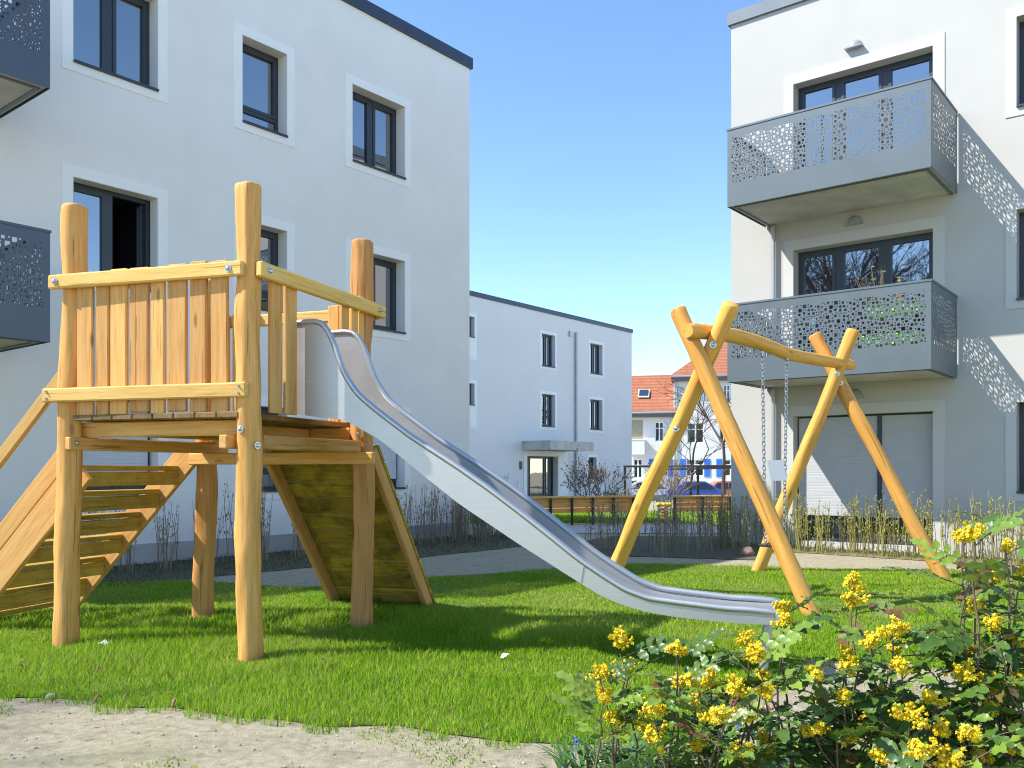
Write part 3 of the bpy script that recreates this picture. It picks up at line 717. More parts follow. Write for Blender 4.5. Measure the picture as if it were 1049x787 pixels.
# ------------------------------------------------------------------ slide
SD=E1; WID=.50
bm_=(PB+PC)/2+so*.02
N0=bm_-E2*(WID/2)-E2*.0
def solve(px,py):
    r=(px-CXP)/F_PX; L=(r*N0.y-N0.x)/(SD.x-r*SD.y); Y=N0.y+SD.y*L
    return L,CAM_H+(HZ-py)*Y/F_PX
rim=[solve(*p) for p in((301,332),(312,330.5),(320.6,330),(328,331),(332.8,334),(342,350.7),(351,381),(366,404),(384.6,420),(420,447),(470,479.6),(500.5,501),(531,524),(561.5,548),(592,572.6),(616,589),(640.7,604.6),(665,613.8),(695.6,618),(744,624),(770,625.4),(795,628))]
bot=[solve(*p) for p in((301,424),(330,428),(353,430),(390,451),(430,484),(470,516),(531,557),(586,592),(616,610.7),(640.7,621),(665,627.5),(695.6,632.7),(744,637.5),(770,639.7),(795,640))]
L0=rim[0][0]; L1=max(rim[-1][0],bot[-1][0])
def interp(tab,L):
    if L<=tab[0][0]: return tab[0][1]
    for (a,za),(b,zb) in zip(tab,tab[1:]):
        if L<=b: return za+(zb-za)*(L-a)/(b-a)
    return tab[-1][1]
def smooth(f,L,w=.05): return (f(L-w)+2*f(L)+f(L+w))/4
NS=110; Ls=[L0+(L1-L0)*i/NS for i in range(NS+1)]
rz=[smooth(lambda x:interp(rim,x),L,.03) for L in Ls]; bz=[smooth(lambda x:interp(bot,x),L,.05) for L in Ls]
def floor_z(L,r,b):
    f=r-.165
    if L<.75: f=min(f,1.735) if L<.12 else min(f,1.735-.62*max(0,(L-.12))**1.35)
    if L>2.5: f=r-.165+min(1,(L-2.5)/.5)*.07
    return max(f,b+.035)
fz=[floor_z(L,r,b) for L,r,b in zip(Ls,rz,bz)]
for _ in range(6): fz=[fz[0]]+[(fz[i-1]+2*fz[i]+fz[i+1])/4 for i in range(1,NS)]+[fz[-1]]
def SP(L,w,z): p=N0+SD*L+E2*w; return Vector((p.x,p.y,z))
mb=MB(); th=.008
vs=[];
for L,f in zip(Ls,fz): vs+= [SP(L,.012,f+.03),SP(L,.05,f),SP(L,WID-.05,f),SP(L,WID-.012,f+.03),SP(L,WID-.012,f+.03-th*3),SP(L,WID-.05,f-th),SP(L,.05,f-th),SP(L,.012,f+.03-th*3)]
fs=[]
for i in range(NS):
    for k in range(8): fs.append((i*8+k,i*8+(k+1)%8,(i+1)*8+(k+1)%8,(i+1)*8+k))
fs+=[tuple(range(8)),tuple(NS*8+k for k in range(8))]
mb._add(vs,fs,[(i//8*.03,0,0) for i in range(len(vs))],.5)
SL=mb.build('slide',M['slide'],TW,auto=40)
for w in(0,WID):
    mb=MB(); vs=[];gs=[]
    for L,r,b in zip(Ls,rz,bz):
        for dw,z in((-.006,r),(.006,r),(.006,b),(-.006,b)): vs.append(SP(L,w+dw,z)); gs.append((L,z,w))
    fs=[]
    for i in range(NS):
        for k in range(4): fs.append((i*4+k,i*4+(k+1)%4,(i+1)*4+(k+1)%4,(i+1)*4+k))
    fs+=[(0,1,2,3),tuple(NS*4+k for k in range(4))]
    mb._add(vs,fs,gs,.5); mb.build('side_panel',M['slide'],SL,auto=35)
    mb=MB(); pts=[SP(L,w,r+.004) for L,r in zip(Ls,rz)]; 
    mb.tube(pts+[SP(L1+.02,w,bz[-1]+.02)],.0215,10); mb.build('rim_tube',M['slide'],SL,auto=50)
# flange joint half way, end lip and foot
mb=MB(); iL=min(range(NS),key=lambda i:abs(Ls[i]-solve(595,580)[0]))
tdir=(SP(Ls[iL+1],0,bz[iL+1])-SP(Ls[iL-1],0,bz[iL-1])).normalized()
mb.beam(SP(Ls[iL],-.009,bz[iL]+.01),SP(Ls[iL]+.02,-.009,rz[iL]-.02),.012,.006,up=-E2,ch=.001); mb.build('joint_seam',M['pipe'],SL)
mb=MB(); mb.tube([SP(L1+.01,-.0,fz[-1]-.01),SP(L1+.01,WID,fz[-1]-.01)],.026,10); mb.build('end_lip',M['slide'],SL,auto=50)
mb=MB(); mb.tube([SP(L1-.05,.10,fz[-1]-.01),SP(L1-.09,.10,-.1)],.028,10); mb.tube([SP(L1-.05,WID-.1,fz[-1]-.01),SP(L1-.09,WID-.1,-.1)],.028,10); mb.build('support_leg',M['pipe'],SL,auto=50)

# ------------------------------------------------------------------ swing
SW=thing('swing_set','orange round-log swing stand with crossed legs and a curved crossbar','swing frame',(3.0,9.7,0))
SWL=[((2.67,7.84,0),at(694,8.56,py=317),.088,.085),((1.04,9.75,0),at(750,8.28,py=311),.09,.085),
     ((3.16,11.38,0),at(875,10.98,py=338),.092,.088),((5.17,10.58,0),at(834,11.30,py=343),.095,.088)]
for (b,t,ra,rb) in SWL:
    mb=MB(); b=Vector(b);t=Vector(t); b=b+(b-t).normalized()*.25; ra*=.92;rb*=.92; log(mb,b,t,ra,rb,bend=.018,nz=.085,facet=.08); mb.build('leg',M['log_pale'],SW,auto=60)
B0=at(704,8.28,py=339); B1=at(874,11.28,py=374)
mb=MB(); n=34; pts=[]; rad=[]
for i in range(n+1):
    t=i/n; p=B0+(B1-B0)*t; p.z+=.075*math.sin(math.pi*min(1,t*1.9))*(1-t*.6)-.03*math.sin(math.pi*t); p.x+=.02*math.sin(5*t)
    pts.append(p); rad.append(.074-.006*t)
rad[0]*=.86; rad[-1]*=.86
mb.tube(pts,rad,20,True,.07,1.6,facet=.04); mb.build('crossbar',M['log_pale'],SW,auto=60)
vd=Vector((-.25,-1,0)).normalized()
def on_leg(i,k):
    b,t=Vector(SWL[i][0]),Vector(SWL[i][1]); return b+(t-b)*k
for i,k in((0,.90),(1,.60),(1,.87),(2,.82),(3,.79)): bolt(on_leg(i,k)+vd*.082,vd,SW,.022)
SS=thing('swing','black flat swing seat hanging on two chains from the log crossbar','swing',(2.85,9.55,0))
sp=[at(781,9.33,py=362),at(806,9.78,py=366)]; 
ctr=(sp[0]+sp[1])/2; dirb=(sp[1]-sp[0]); dirb.z=0; dirb.normalize()
sz=.50; ends=[Vector((ctr.x,ctr.y,sz))-dirb*.23,Vector((ctr.x,ctr.y,sz))+dirb*.23]
acr=Vector((-dirb.y,dirb.x,0))
mb=MB(); mb.beam(ends[0]-dirb*.0,ends[1],.17,.03,ch=.012); mb.build('seat',M['rubber'],SS)
for a,b in zip(sp,ends):
    mb=MB(); L=(b-a).length; dn=(b-a).normalized(); n=int(L/  .042); s1=dn.orthogonal().normalized(); s2=dn.cross(s1)
    for i in range(n):
        c=a+dn*(i+.5)*L/n; s=s1 if i%2 else s2
        ring=[c+dn*(.029*math.cos(q))+s*(.017*math.sin(q)) for q in[2*math.pi*k/8 for k in range(8)]]
        mb.tube(ring+[ring[0]],.0062,4,False)
    mb.tube([a-dn*.02,a+dn*.03],.016,8); mb.build('chain',M['chain'],SS,auto=60)
NC=thing('notice_card','blank white card with shade painted into its colour, tied to the right-hand chain of the swing','card',hz(sp[1],1.2))
cpt=at(796,9.7,py=482)
mb=MB(); v1=Vector((.93,-.36,.03)).normalized(); v2=Vector((.18,-.05,-1)).normalized(); nn=v1.cross(v2)
c=cpt; q=[c-v1*.085-v2*.115,c+v1*.085-v2*.115,c+v1*.085+v2*.115,c-v1*.085+v2*.115]
mb.prism(q,nn*.004); mb.build('card_sheet',M['card'],NC)
# ------------------------------------------------------------------ ground
def in_poly(P,x,y):
    x=np.asarray(x);y=np.asarray(y); ins=np.zeros(x.shape,bool); n=len(P)
    for i in range(n):
        x0,y0=P[i]; x1,y1=P[(i+1)%n]
        c=((y0>y)!=(y1>y)); 
        with np.errstate(divide='ignore',invalid='ignore'): xi=(x1-x0)*(y-y0)/(y1-y0)+x0
        ins^=c&(x<xi)
    return ins
def flat(name,P,z,mat,label=None,kind='structure'):
    mb=MB(); mb.poly([(x,y,z) for x,y in P]); o=mb.build(name,mat,None,recalc=False)
    bm=bmesh.new(); bm.from_mesh(o.data); bmesh.ops.triangulate(bm,faces=bm.faces)
    for f in bm.faces:
        if f.normal.z<0: f.normal_flip()
    bm.to_mesh(o.data); bm.free()
    o['kind']=kind
    if label: o['label']=label
    return o
mb=MB(); GY=[(-600,0),(46.5,0),(51,-.85),(600,-.85)]
for (ya,za),(yb,zb) in zip(GY,GY[1:]): mb.quad((-600,ya,za),(600,ya,za),(600,yb,zb),(-600,yb,zb))
struct(mb.build('ground',M['sand'],None,recalc=False),'sandy beige soil')
rr=random.Random(3)
def rough(P,amp=.07,step=.25):
    out=[]
    for (a,b),(c,d) in zip(P,P[1:]+P[:1]):
        n=max(1,int(math.hypot(c-a,d-b)/step))
        for i in range(n):
            t=i/n; j=amp if 0<i else 0
            out.append((a+(c-a)*t+rr.uniform(-j,j),b+(d-b)*t+rr.uniform(-j,j)))
    return out
LAWN=[(-9,6.55),(-6,5.85),(-4.2,5.33),(-2.915,5.05),(-1.2,4.60),(-.35,4.36),(.30,4.18),(1.05,4.45),(1.45,5.3),(1.85,5.95),(2.5,6.05),(3.2,5.45),(4.4,4.95),(8.5,4.4),
      (10.5,9.6),(6.6,11.15),(4.8,11.5),(3.1,11.9),(2.0,12.2),(1.5,12.05),(.4,11.45),(-.66,10.9),(-1.6,10.2),(-2.3,9.75),(-2.8,9.9),(-3.6,10.3),(-4.9,10.2),(-5.3,9.5),(-5.5,9.3),(-9.5,8.2)]
LAWN=rough(LAWN,.06)
flat('lawn',LAWN,.006,M['turf'],'green lawn under the tower and the swing')
LB_bed=[FL(s,0,o)[:2] for s,o in((-5.6,.02),(5.3,.02),(6.2,.3),(6.5,1.2),(5.6,1.9),(4.2,2.35),(1.5,2.4),(-1,2.1),(-5.6,2.0))]
flat('planting_bed',rough([tuple(p) for p in LB_bed],.05),.008,M['mulch'],'mulched planting bed along the left building')
RBb=[FR(s,0,o)[:2] for s,o in((-1.1,.02),(9,.02),(9,1.1),(4,1.1),(2,1.15),(-.5,1.05),(-1.6,1.0))]
flat('planting_bed',rough([tuple(p) for p in RBb],.05),.008,M['drybed'],'dry planting bed in front of the sunlit building')
flat('planting_bed',rough([(.9,13.6),(3.6,12.75),(4.3,15.0),(4.4,17.2),(2.0,17.4),(1.2,16.0)],.06),.010,M['mulch'],'dark planting bed between the two buildings')
flat('path',[(-.3,18.3),(8,17.9),(9,20.6),(-1.2,20.9)],.012,M['paving'],'pale paved path behind the planting bed')
flat('lawn',rough([(-3,22.0),(13,21.6),(16,27),(-4,27.5)],.08),.006,M['turf'],'strip of lawn behind the timber railing')
flat('road',[(-40,52),(80,52),(80,60),(-40,60)],-.838,M['road'],'street in front of the old houses')
flat('pavement',[(-40,60.3),(80,60.3),(80,75),(-40,75)],-.836,M['paving'])

# grass as one mass of blades
def blades(name,n,xr,yr,dens_w,hfun,mask,label,wscale):
    x=rng.uniform(*xr,n); y=rng.uniform(*yr,n); k=mask(x,y); x=x[k];y=y[k]; n=len(x)
    h=hfun(x,y)*rng.uniform(.55,1.25,n); w=wscale(y)*rng.uniform(.7,1.3,n); a=rng.uniform(0,2*np.pi,n)
    bend=rng.uniform(.1,.75,n)*h; ba=rng.uniform(0,2*np.pi,n)+.0
    cx,sx=np.cos(a)*w/2,np.sin(a)*w/2; bx,by=np.cos(ba)*bend,np.sin(ba)*bend
    V=np.zeros((n,5,3),np.float32)
    V[:,0]=np.stack([x-cx,y-sx,np.zeros(n)],1); V[:,1]=np.stack([x+cx,y+sx,np.zeros(n)],1)
    V[:,2]=np.stack([x-cx*.75+bx*.33,y-sx*.75+by*.33,h*.58],1); V[:,3]=np.stack([x+cx*.75+bx*.33,y+sx*.75+by*.33,h*.58],1)
    V[:,4]=np.stack([x+bx,y+by,h*.97],1)
    b=np.arange(n)[:,None]*5
    Fc=np.concatenate([b+np.array([[0,1,3]]),b+np.array([[0,3,2]]),b+np.array([[2,3,4]])],1).reshape(-1,3)
    me=bpy.data.meshes.new(name); me.vertices.add(n*5); me.vertices.foreach_set('co',V.ravel())
    me.loops.add(len(Fc)*3); me.loops.foreach_set('vertex_index',Fc.ravel().astype(np.int32))
    me.polygons.add(len(Fc)); me.polygons.foreach_set('loop_start',np.arange(len(Fc),dtype=np.int32)*3)
    me.polygons.foreach_set('loop_total',np.full(len(Fc),3,np.int32)); me.update(calc_edges=True)
    patch=np.array([noise.noise(Vector((px*.9,py*.9,3)))*.32+noise.noise(Vector((px*3.1,py*3.1,8)))*.16 for px,py in zip(x,y)])
    t=np.clip(rng.uniform(.10,.86,n)+patch+.012*np.clip(y-6.5,0,6),0,.93); dead=rng.random(n)<.04; t[dead]=rng.uniform(.96,1,dead.sum())
    at_=me.attributes.new('tint','FLOAT','POINT'); at_.data.foreach_set('value',np.repeat(t,5).astype(np.float32))
    me.polygons.foreach_set('use_smooth',np.ones(len(Fc),bool))
    o=bpy.data.objects.new(name,me); COL.objects.link(o); me.materials.append(M['grass']); tag(o,label,'grass',None,'stuff'); return o
def bare(x,y):
    # worn places: stair foot, ramp foot and thin patches
    m=np.ones_like(x,bool)
    for (cx,cy,ra,rb) in((-4.75,8.15,.5,.3),(-1.3,8.75,.55,.22)):
        m&=~((((x-cx)/ra)**2+((y-cy)/rb)**2)<rng.uniform(.5,1.2,x.shape))
    return m
def gh(x,y):
    base=np.array([.044+.026*noise.noise(Vector((a*1.1,b*1.1,0))) for a,b in zip(x,y)])
    tall=np.exp(-(((x+2.2)/1.9)**2+((y-6.95)/1.0)**2))*.06
    near=np.zeros_like(base)
    for p in (PA,PB,PC,PD): near=np.maximum(near,np.exp(-((x-p.x)**2+(y-p.y+.08)**2)/.05))
    return (base*1.1+tall*.9-.014*(y>8.2))*(1-.8*near)
fr=lambda x,y:(np.abs(x)<.8*y+1.2)
msk=lambda x,y:in_poly(LAWN,x,y)&fr(x,y)&bare(x,y)
ge=lambda y:.0042+.00045*np.maximum(0,y-4.5)
blades('grass',320000,(-6.8,5.4),(4.0,7.0),0,gh,msk,'lush near part of the mown lawn around the tower posts',ge)
blades('grass',345000,(-8.8,8.6),(7.0,12.3),0,gh,msk,'far part of the mown lawn under the swing',ge)
# ragged tufts over the lawn edge and weeds in the soil
def edge(x,y):
    m=np.zeros(x.shape,bool)
    for (a,b) in LAWN:
        if 3.8<b<6.9: m|=((x-a)**2+(y-b)**2)<.016
    return m
blades('grass',90000,(-5.2,4),(4.0,6.8),0,lambda x,y:np.full(x.shape,.05),edge,'ragged grass fringe along the sandy soil',ge)
blades('moss_tufts',26000,(-4,3.2),(3.3,5.6),0,lambda x,y:np.full(x.shape,.016),lambda x,y:(~in_poly(LAWN,x,y))&np.array([noise.noise(Vector((a*2.3,b*2.3,1)))>.22 for a,b in zip(x,y)]),'short mossy tufts on the sandy soil in front',lambda y:.006+0*y)
blades('grass',60000,(-3,14),(21.8,27),0,lambda x,y:np.full(x.shape,.10),lambda x,y:(np.abs(x)<.4*y),'sunny strip of grass behind the timber railing',lambda y:.02+0*y)
def _bedmask(x,y):
    P=[tuple(p) for p in RBb]; return in_poly(P,x,y)
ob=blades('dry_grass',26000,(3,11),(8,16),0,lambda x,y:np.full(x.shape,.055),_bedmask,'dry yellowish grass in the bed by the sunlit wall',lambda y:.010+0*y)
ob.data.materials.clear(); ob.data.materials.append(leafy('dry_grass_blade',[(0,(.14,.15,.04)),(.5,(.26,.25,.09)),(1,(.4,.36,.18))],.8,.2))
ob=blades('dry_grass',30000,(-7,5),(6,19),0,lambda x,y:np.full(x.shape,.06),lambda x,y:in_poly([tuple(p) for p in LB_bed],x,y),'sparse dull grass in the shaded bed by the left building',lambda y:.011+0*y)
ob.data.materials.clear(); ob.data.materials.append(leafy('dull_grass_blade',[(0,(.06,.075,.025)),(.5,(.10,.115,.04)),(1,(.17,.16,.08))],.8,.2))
# pebbles and twigs
mb=MB()
for i in range(2600):
    x=rng.uniform(-4,2.6); y=rng.uniform(3.5,5.7)
    if in_poly(LAWN,np.array([x]),np.array([y]))[0]: continue
    r=.002+.008*rng.random()**4; mb.ico((x,y,r*.3),r,0,.6,t=rng.random())
for i in range(260):
    x=rng.uniform(-4,2.6); y=rng.uniform(3.5,5.7)
    if in_poly(LAWN,np.array([x]),np.array([y]))[0]: continue
    a=rng.uniform(0,6.28); l=rng.uniform(.01,.05); mb.tube([(x,y,.004),(x+math.cos(a)*l,y+math.sin(a)*l,.006)],.0014,3,t=.0)
struct(mb.build('gravel',M['pebble'],None),'fine grit and twigs on the sandy soil','stuff')['category']='gravel'
# loose things on the ground
def leaf_litter(px,py,r):
    c=gnd(px,py); mb=MB(); a=random.uniform(0,6); n=7; vs=[]
    for k in range(n+1):
        t=k/n; w=math.sin(math.pi*min(1,t*1.02))*.45*r
        for s in(-1,1):
            u=(t-.5)*2*r; v=s*w; vs.append((c.x+u*math.cos(a)-v*math.sin(a),c.y+u*math.sin(a)+v*math.cos(a),.035+.5*abs(v)+.02*math.sin(t*5)))
    mb._add(vs,[(2*k,2*k+1,2*k+3,2*k+2) for k in range(n)],vs,random.random())
    o=mb.build('dead_leaf',M['deadleaf'],None,recalc=False,smooth=True); m=o.modifiers.new('t','SOLIDIFY'); m.thickness=.002
    return tag(o,'small curled brown leaf lying in the lawn near the tower posts','dead leaf','dead leaves scattered on the lawn')
for p in((22,690),(100,693),(155,670),(173,698),(99,724),(128,722),(178,728),(236,655),(393,672),(300,668),(340,690),(470,700)): leaf_litter(*p,random.uniform(.018,.035))
def stone(px,py,r,label,mat='stone',z=0):
    c=gnd(px,py); mb=MB(); mb.ico((c.x,c.y,r*.45+z),r,2,.7)
    mb.v=[tuple(Vector(v)+(Vector(v)-Vector((c.x,c.y,r*.45+z))).normalized()*r*.3*noise.noise(Vector(v)*(1.1/r))) for v in mb.v]
    o=mb.build('stone',M[mat],None,smooth=True); return tag(o,label,'stone')
stone(765,570,.115,'reddish brown stone beside the far left leg of the swing stand')
stone(52,716,.028,'pale pebble at the front edge of the lawn','pebble'); stone(22,684,.022,'yellowish pebble in the grass left of the tower','pebble',.03)
def paper(px,py,sx,sy,label):
    c=gnd(px,py); mb=MB(); q=[]
    n=5
    for i in range(n+1):
        for j in range(n+1):
            u=(i/n-.5)*sx; v=(j/n-.5)*sy; q.append((c.x+u+v*.4,c.y+v*.5-u*.2,.055+.025*noise.noise(Vector((u*30,v*30,px)))+v*.5))
    mb._add(q,[(i*(n+1)+j,(i+1)*(n+1)+j,(i+1)*(n+1)+j+1,i*(n+1)+j+1) for i in range(n) for j in range(n)],q,.5)
    o=mb.build('paper_scrap',M['white'],None,recalc=False); m=o.modifiers.new('t','SOLIDIFY'); m.thickness=.001
    return tag(o,label,'paper')
paper(107,666,.085,.05,'crumpled white paper scrap in the grass right of the front left post')
paper(517,680,.04,.05,'white paper scrap in the grass below the middle of the slide')

# ------------------------------------------------------------------ young hedge plants
def stalk_proto(name,n,h,spread,mat,label,cat,group,loc,budn=3,thick=.005):
    mb=MB()
    for i in range(n):
        a=random.uniform(0,6.28); r=spread*random.random()**.6; b=Vector((r*math.cos(a),r*math.sin(a),-.02)); H=h*random.uniform(.65,1.1)
        tip=b+Vector((random.gauss(0,.06)*h,random.gauss(0,.06)*h,H)); mid=(b+tip)/2+Vector((random.gauss(0,.012),random.gauss(0,.012),0))
        w=thick*random.uniform(.7,1.3); tt=random.random(); mb.tube([b,mid,tip],[w,w*.85,w*.5],4,False,t=tt)
        for k in range(budn):
            q=b+(tip-b)*random.uniform(.35,1.0); d=Vector((random.gauss(0,1),random.gauss(0,1),1.2)).normalized()*random.uniform(.02,.075)
            mb.tube([q,q+d],[w*.6,w*.35],3,False,t=tt); 
            for _ in range(2):
                c=q+d*random.uniform(.5,1.05); mb.ico(c,random.uniform(.005,.011),0,1.5,t=min(1,tt+.35))
    o=mb.build(name,M[mat],None,recalc=False); o.location=loc
    tag(o,label,cat,group); return o
def bed(protos,spots,label):
    for i,(x,y) in enumerate(spots):
        p=protos[i%len(protos)]
        if i<len(protos): p.location=(x,y,0); continue
        c=p.copy(); COL.objects.link(c); c.location=(x,y,0); c.rotation_euler=(0,0,random.uniform(0,6.28)); s=random.uniform(.8,1.15); c.scale=(s,s,s)
def mk(n,*a,**k): return [stalk_proto('hedge_plant',*a,(0,0,0),**k) for _ in range(n)]
LBL='thin bare young hedge plant in the shaded bed below the left building'
pr=mk(5,6,.95,.10,'stalk',LBL,'hedge plant','young hedge plants along the left building')
sp_=[]
for i in range(60):
    s=-3.3+8.2*(i+random.uniform(-.45,.45))/60; p=FL(s,0,random.uniform(.45,1.15)); sp_.append((p.x,p.y))
bed(pr,sp_,LBL)
LBL='bushy bare hedge plant at the right-hand corner of the left building'
pr=mk(3,26,1.0,.22,'stalk',LBL,'hedge plant','bushy hedge plants at the building corner',budn=4)
bed(pr,[tuple(FL(s,0,o)[:2]) for s,o in((4.35,.6),(4.6,1.0),(4.9,.7),(5.2,.45),(5.3,1.0),(5.6,.6),(4.1,.9),(5.7,1.1))],LBL)
LBL='budding yellow-green hedge plant in the bed below the sunlit building'
pr=mk(5,8,.85,.13,'stalk_lit',LBL,'hedge plant','young hedge plants along the sunlit building',budn=6,thick=.006)
bed(pr,[tuple(FR(-1.2+5.6*(i+random.uniform(-.3,.3))/46,0,random.uniform(.4,.95))[:2]) for i in range(46)],LBL)
LBL='dark leafless hedge plant in the bed between the two buildings'
pr=mk(5,8,.80,.24,'stalk',LBL,'hedge plant','hedge plants between the two buildings',budn=4,thick=.0045)
sp_=[]
for i in range(34):
    t=i/33; sp_.append((1.5+2.45*t+random.uniform(-.15,.15),13.45+.9*t+random.uniform(-.5,1.5)))
bed(pr,sp_,LBL)

# ------------------------------------------------------------------ trees and bushes
def grow(mbt,mbc,p,d,L,r,depth,spread=.55,up=.08,first=True,seg=5,kids=3):
    n=4; pts=[p]; q=Vector(p); dd=Vector(d)
    for i in range(n):
        dd=(dd+Vector((random.gauss(0,.09),random.gauss(0,.09),random.gauss(0,.05)+up*.3))).normalized(); q=q+dd*L/n; pts.append(q.copy())
    mbt.tube(pts,[r*(1-.45*i/n) for i in range(n+1)],max(3,seg),False)
    if depth==0: return
    for k in range(kids+(1 if random.random()<.4 else 0)):
        t=random.uniform(.35,1.0) if k else 1.0; i=min(n,max(1,int(round(t*n)))); b=pts[i]
        v=(dd+Vector((random.gauss(0,spread),random.gauss(0,spread),random.gauss(0,spread*.5)+up))).normalized()
        grow(mbc,mbc,b,v,L*random.uniform(.55,.82),r*(.55 if k else .62),depth-1,spread,up,False,max(3,seg-1),kids)
def tree(name,label,cat,loc,H,r,depth,group=None,spread=.55,mat='bark',kids=3,up=.08):
    t=thing(name,label,cat,loc,group); a=MB(); b=MB()
    grow(a,b,Vector(loc)+Vector((0,0,-.1)),Vector((random.gauss(0,.04),random.gauss(0,.04),1)),H*.36,r,depth,spread,up,kids=kids,seg=8)
    a.build('trunk',M['bark'],t,recalc=False,smooth=True); b.build('crown',M[mat],t,recalc=False)
    return t
random.seed(21)
tree('bare_tree','slim leafless tree in front of the blue shutters','tree',at(708,45,0),6.2,.075,5,spread=.5)
tree('bare_tree','leafless tree with wide drooping boughs at the corner of the sunlit building','tree',at(742,42,0),7.4,.11,5,spread=.7,up=-.02)
for i,(x,y) in enumerate(((-22,-1),(-26,-4),(-29,2),(-25,-8),(-33,-2),(-37,-7),(-24,-12))):
    tree('park_tree','tall leafless park tree mirrored in the balcony door panes','tree',(x,y,0),17+i%3*2,.26,6,'park trees reflected in the glass',spread=.55,mat='bark')
def shrub(name,label,loc,H,n,mat,spread=.5,depth=3):
    o=thing(name,label,'bush',loc); b=MB(); l=MB()
    for i in range(n):
        a=random.uniform(0,6.28); d=Vector((math.cos(a)*.4,math.sin(a)*.4,1)).normalized()
        grow(b,b,Vector(loc)+Vector((math.cos(a)*.12,math.sin(a)*.12,-.05)),d,H*.45,.014,depth,spread,.05,seg=4)
    vs=[v for v in b.v if v[2]>H*.35]
    for v in random.sample(vs,min(len(vs),900)): l.ico(v,random.uniform(.008,.02),0,1.5)
    b.build('branch_work',M[mat],o,recalc=False); l.build('buds',M[mat],o,recalc=False); return o
shrub('bare_bush','grey-brown leafless bush in front of the entrance of the far block',at(612,22.6,0),1.75,9,'twig')
shrub('bare_bush','tan leafless bush under the black metal frame',at(684,27,0),1.7,9,'twig')
shrub('bare_bush','dark low bush behind the timber railing by the swing leg',at(634,22.3,0),1.0,8,'stalk')

# ------------------------------------------------------------------ courtyard behind
def rail_section(px0,px1,Y0,Y1,label,posts):
    p,q=at(px0,Y0,0),at(px1,Y1,0); d=(q-p).normalized(); L=(q-p).length; nn=Vector((d.y,-d.x,0))
    t=thing('timber_railing',label,'railing',p)
    for k,z in enumerate((.36,.475,.59)):
        mb=MB(); mb.beam(hz(p,z),hz(q,z),.04,.105,ch=.008); mb.build('board',M['fence_wood'],t)
    mb=MB(); mb.beam(hz(p,.675)+nn*.02,hz(q,.675)+nn*.02,.16,.045,ch=.008); mb.build('handrail',M['rail'],t)
    n=posts
    for i in range(n+1):
        b=p+d*(L*i/n)+nn*.06; mb=MB(); mb.beam(hz(b,-.1),hz(b,.65),.06,.06,ch=.004); mb.build('post',M['black'],t)
rail_section(541,648,20.4,21.3,'orange timber railing with black posts in front of the far block',5)
rail_section(690,775,21.3,21.9,'orange timber railing seen between the swing legs',3)
fr_=thing('climbing_bars','tall thin black metal frame standing behind the timber railing','frame',at(690,29,0))
mb=MB(); z=1.43
a,b=at(639,29,0),at(760,27,0)
mb.beam(hz(a,z),hz(b,z),.07,.07,ch=.004); mb.build('top_bar',M['black'],fr_)
mb=MB(); mb.beam(hz(a,z-.10)+Vector((1.5,.9,0)),hz(b,z-.04)+Vector((0,.9,0)),.07,.07,ch=.004); mb.build('rear_bar',M['black'],fr_)
for q in(a+Vector((.035,0,0)),at(715,28,0)):
    mb=MB(); mb.beam(hz(q,-.1),hz(q,z-.036),.07,.07,ch=.004); mb.build('post',M['black'],fr_)
sr=thing('spring_rocker','small yellow spring rocker on a red spring behind the hedge plants','spring rocker',at(680,23,0))
mb=MB(); c=at(680,23,0); pts=[(c.x+.07*math.cos(t*.9),c.y+.07*math.sin(t*.9),.02+.011*t) for t in range(28)]; mb.tube(pts,.018,6); mb.build('spring',M['red'],sr,smooth=True)
mb=MB()
for dx,r in((-.13,.085),(.0,.075),(.13,.085)): mb.ico((c.x+dx,c.y,.41),r,1,.8)
mb.build('seat',M['yellow'],sr,smooth=True)
mb=MB(); mb.tube([(c.x-.2,c.y,.50),(c.x+.2,c.y,.50)],.014,6); mb.tube([(c.x,c.y,.38),(c.x,c.y,.50)],.014,6); mb.build('handle',M['black'],sr)
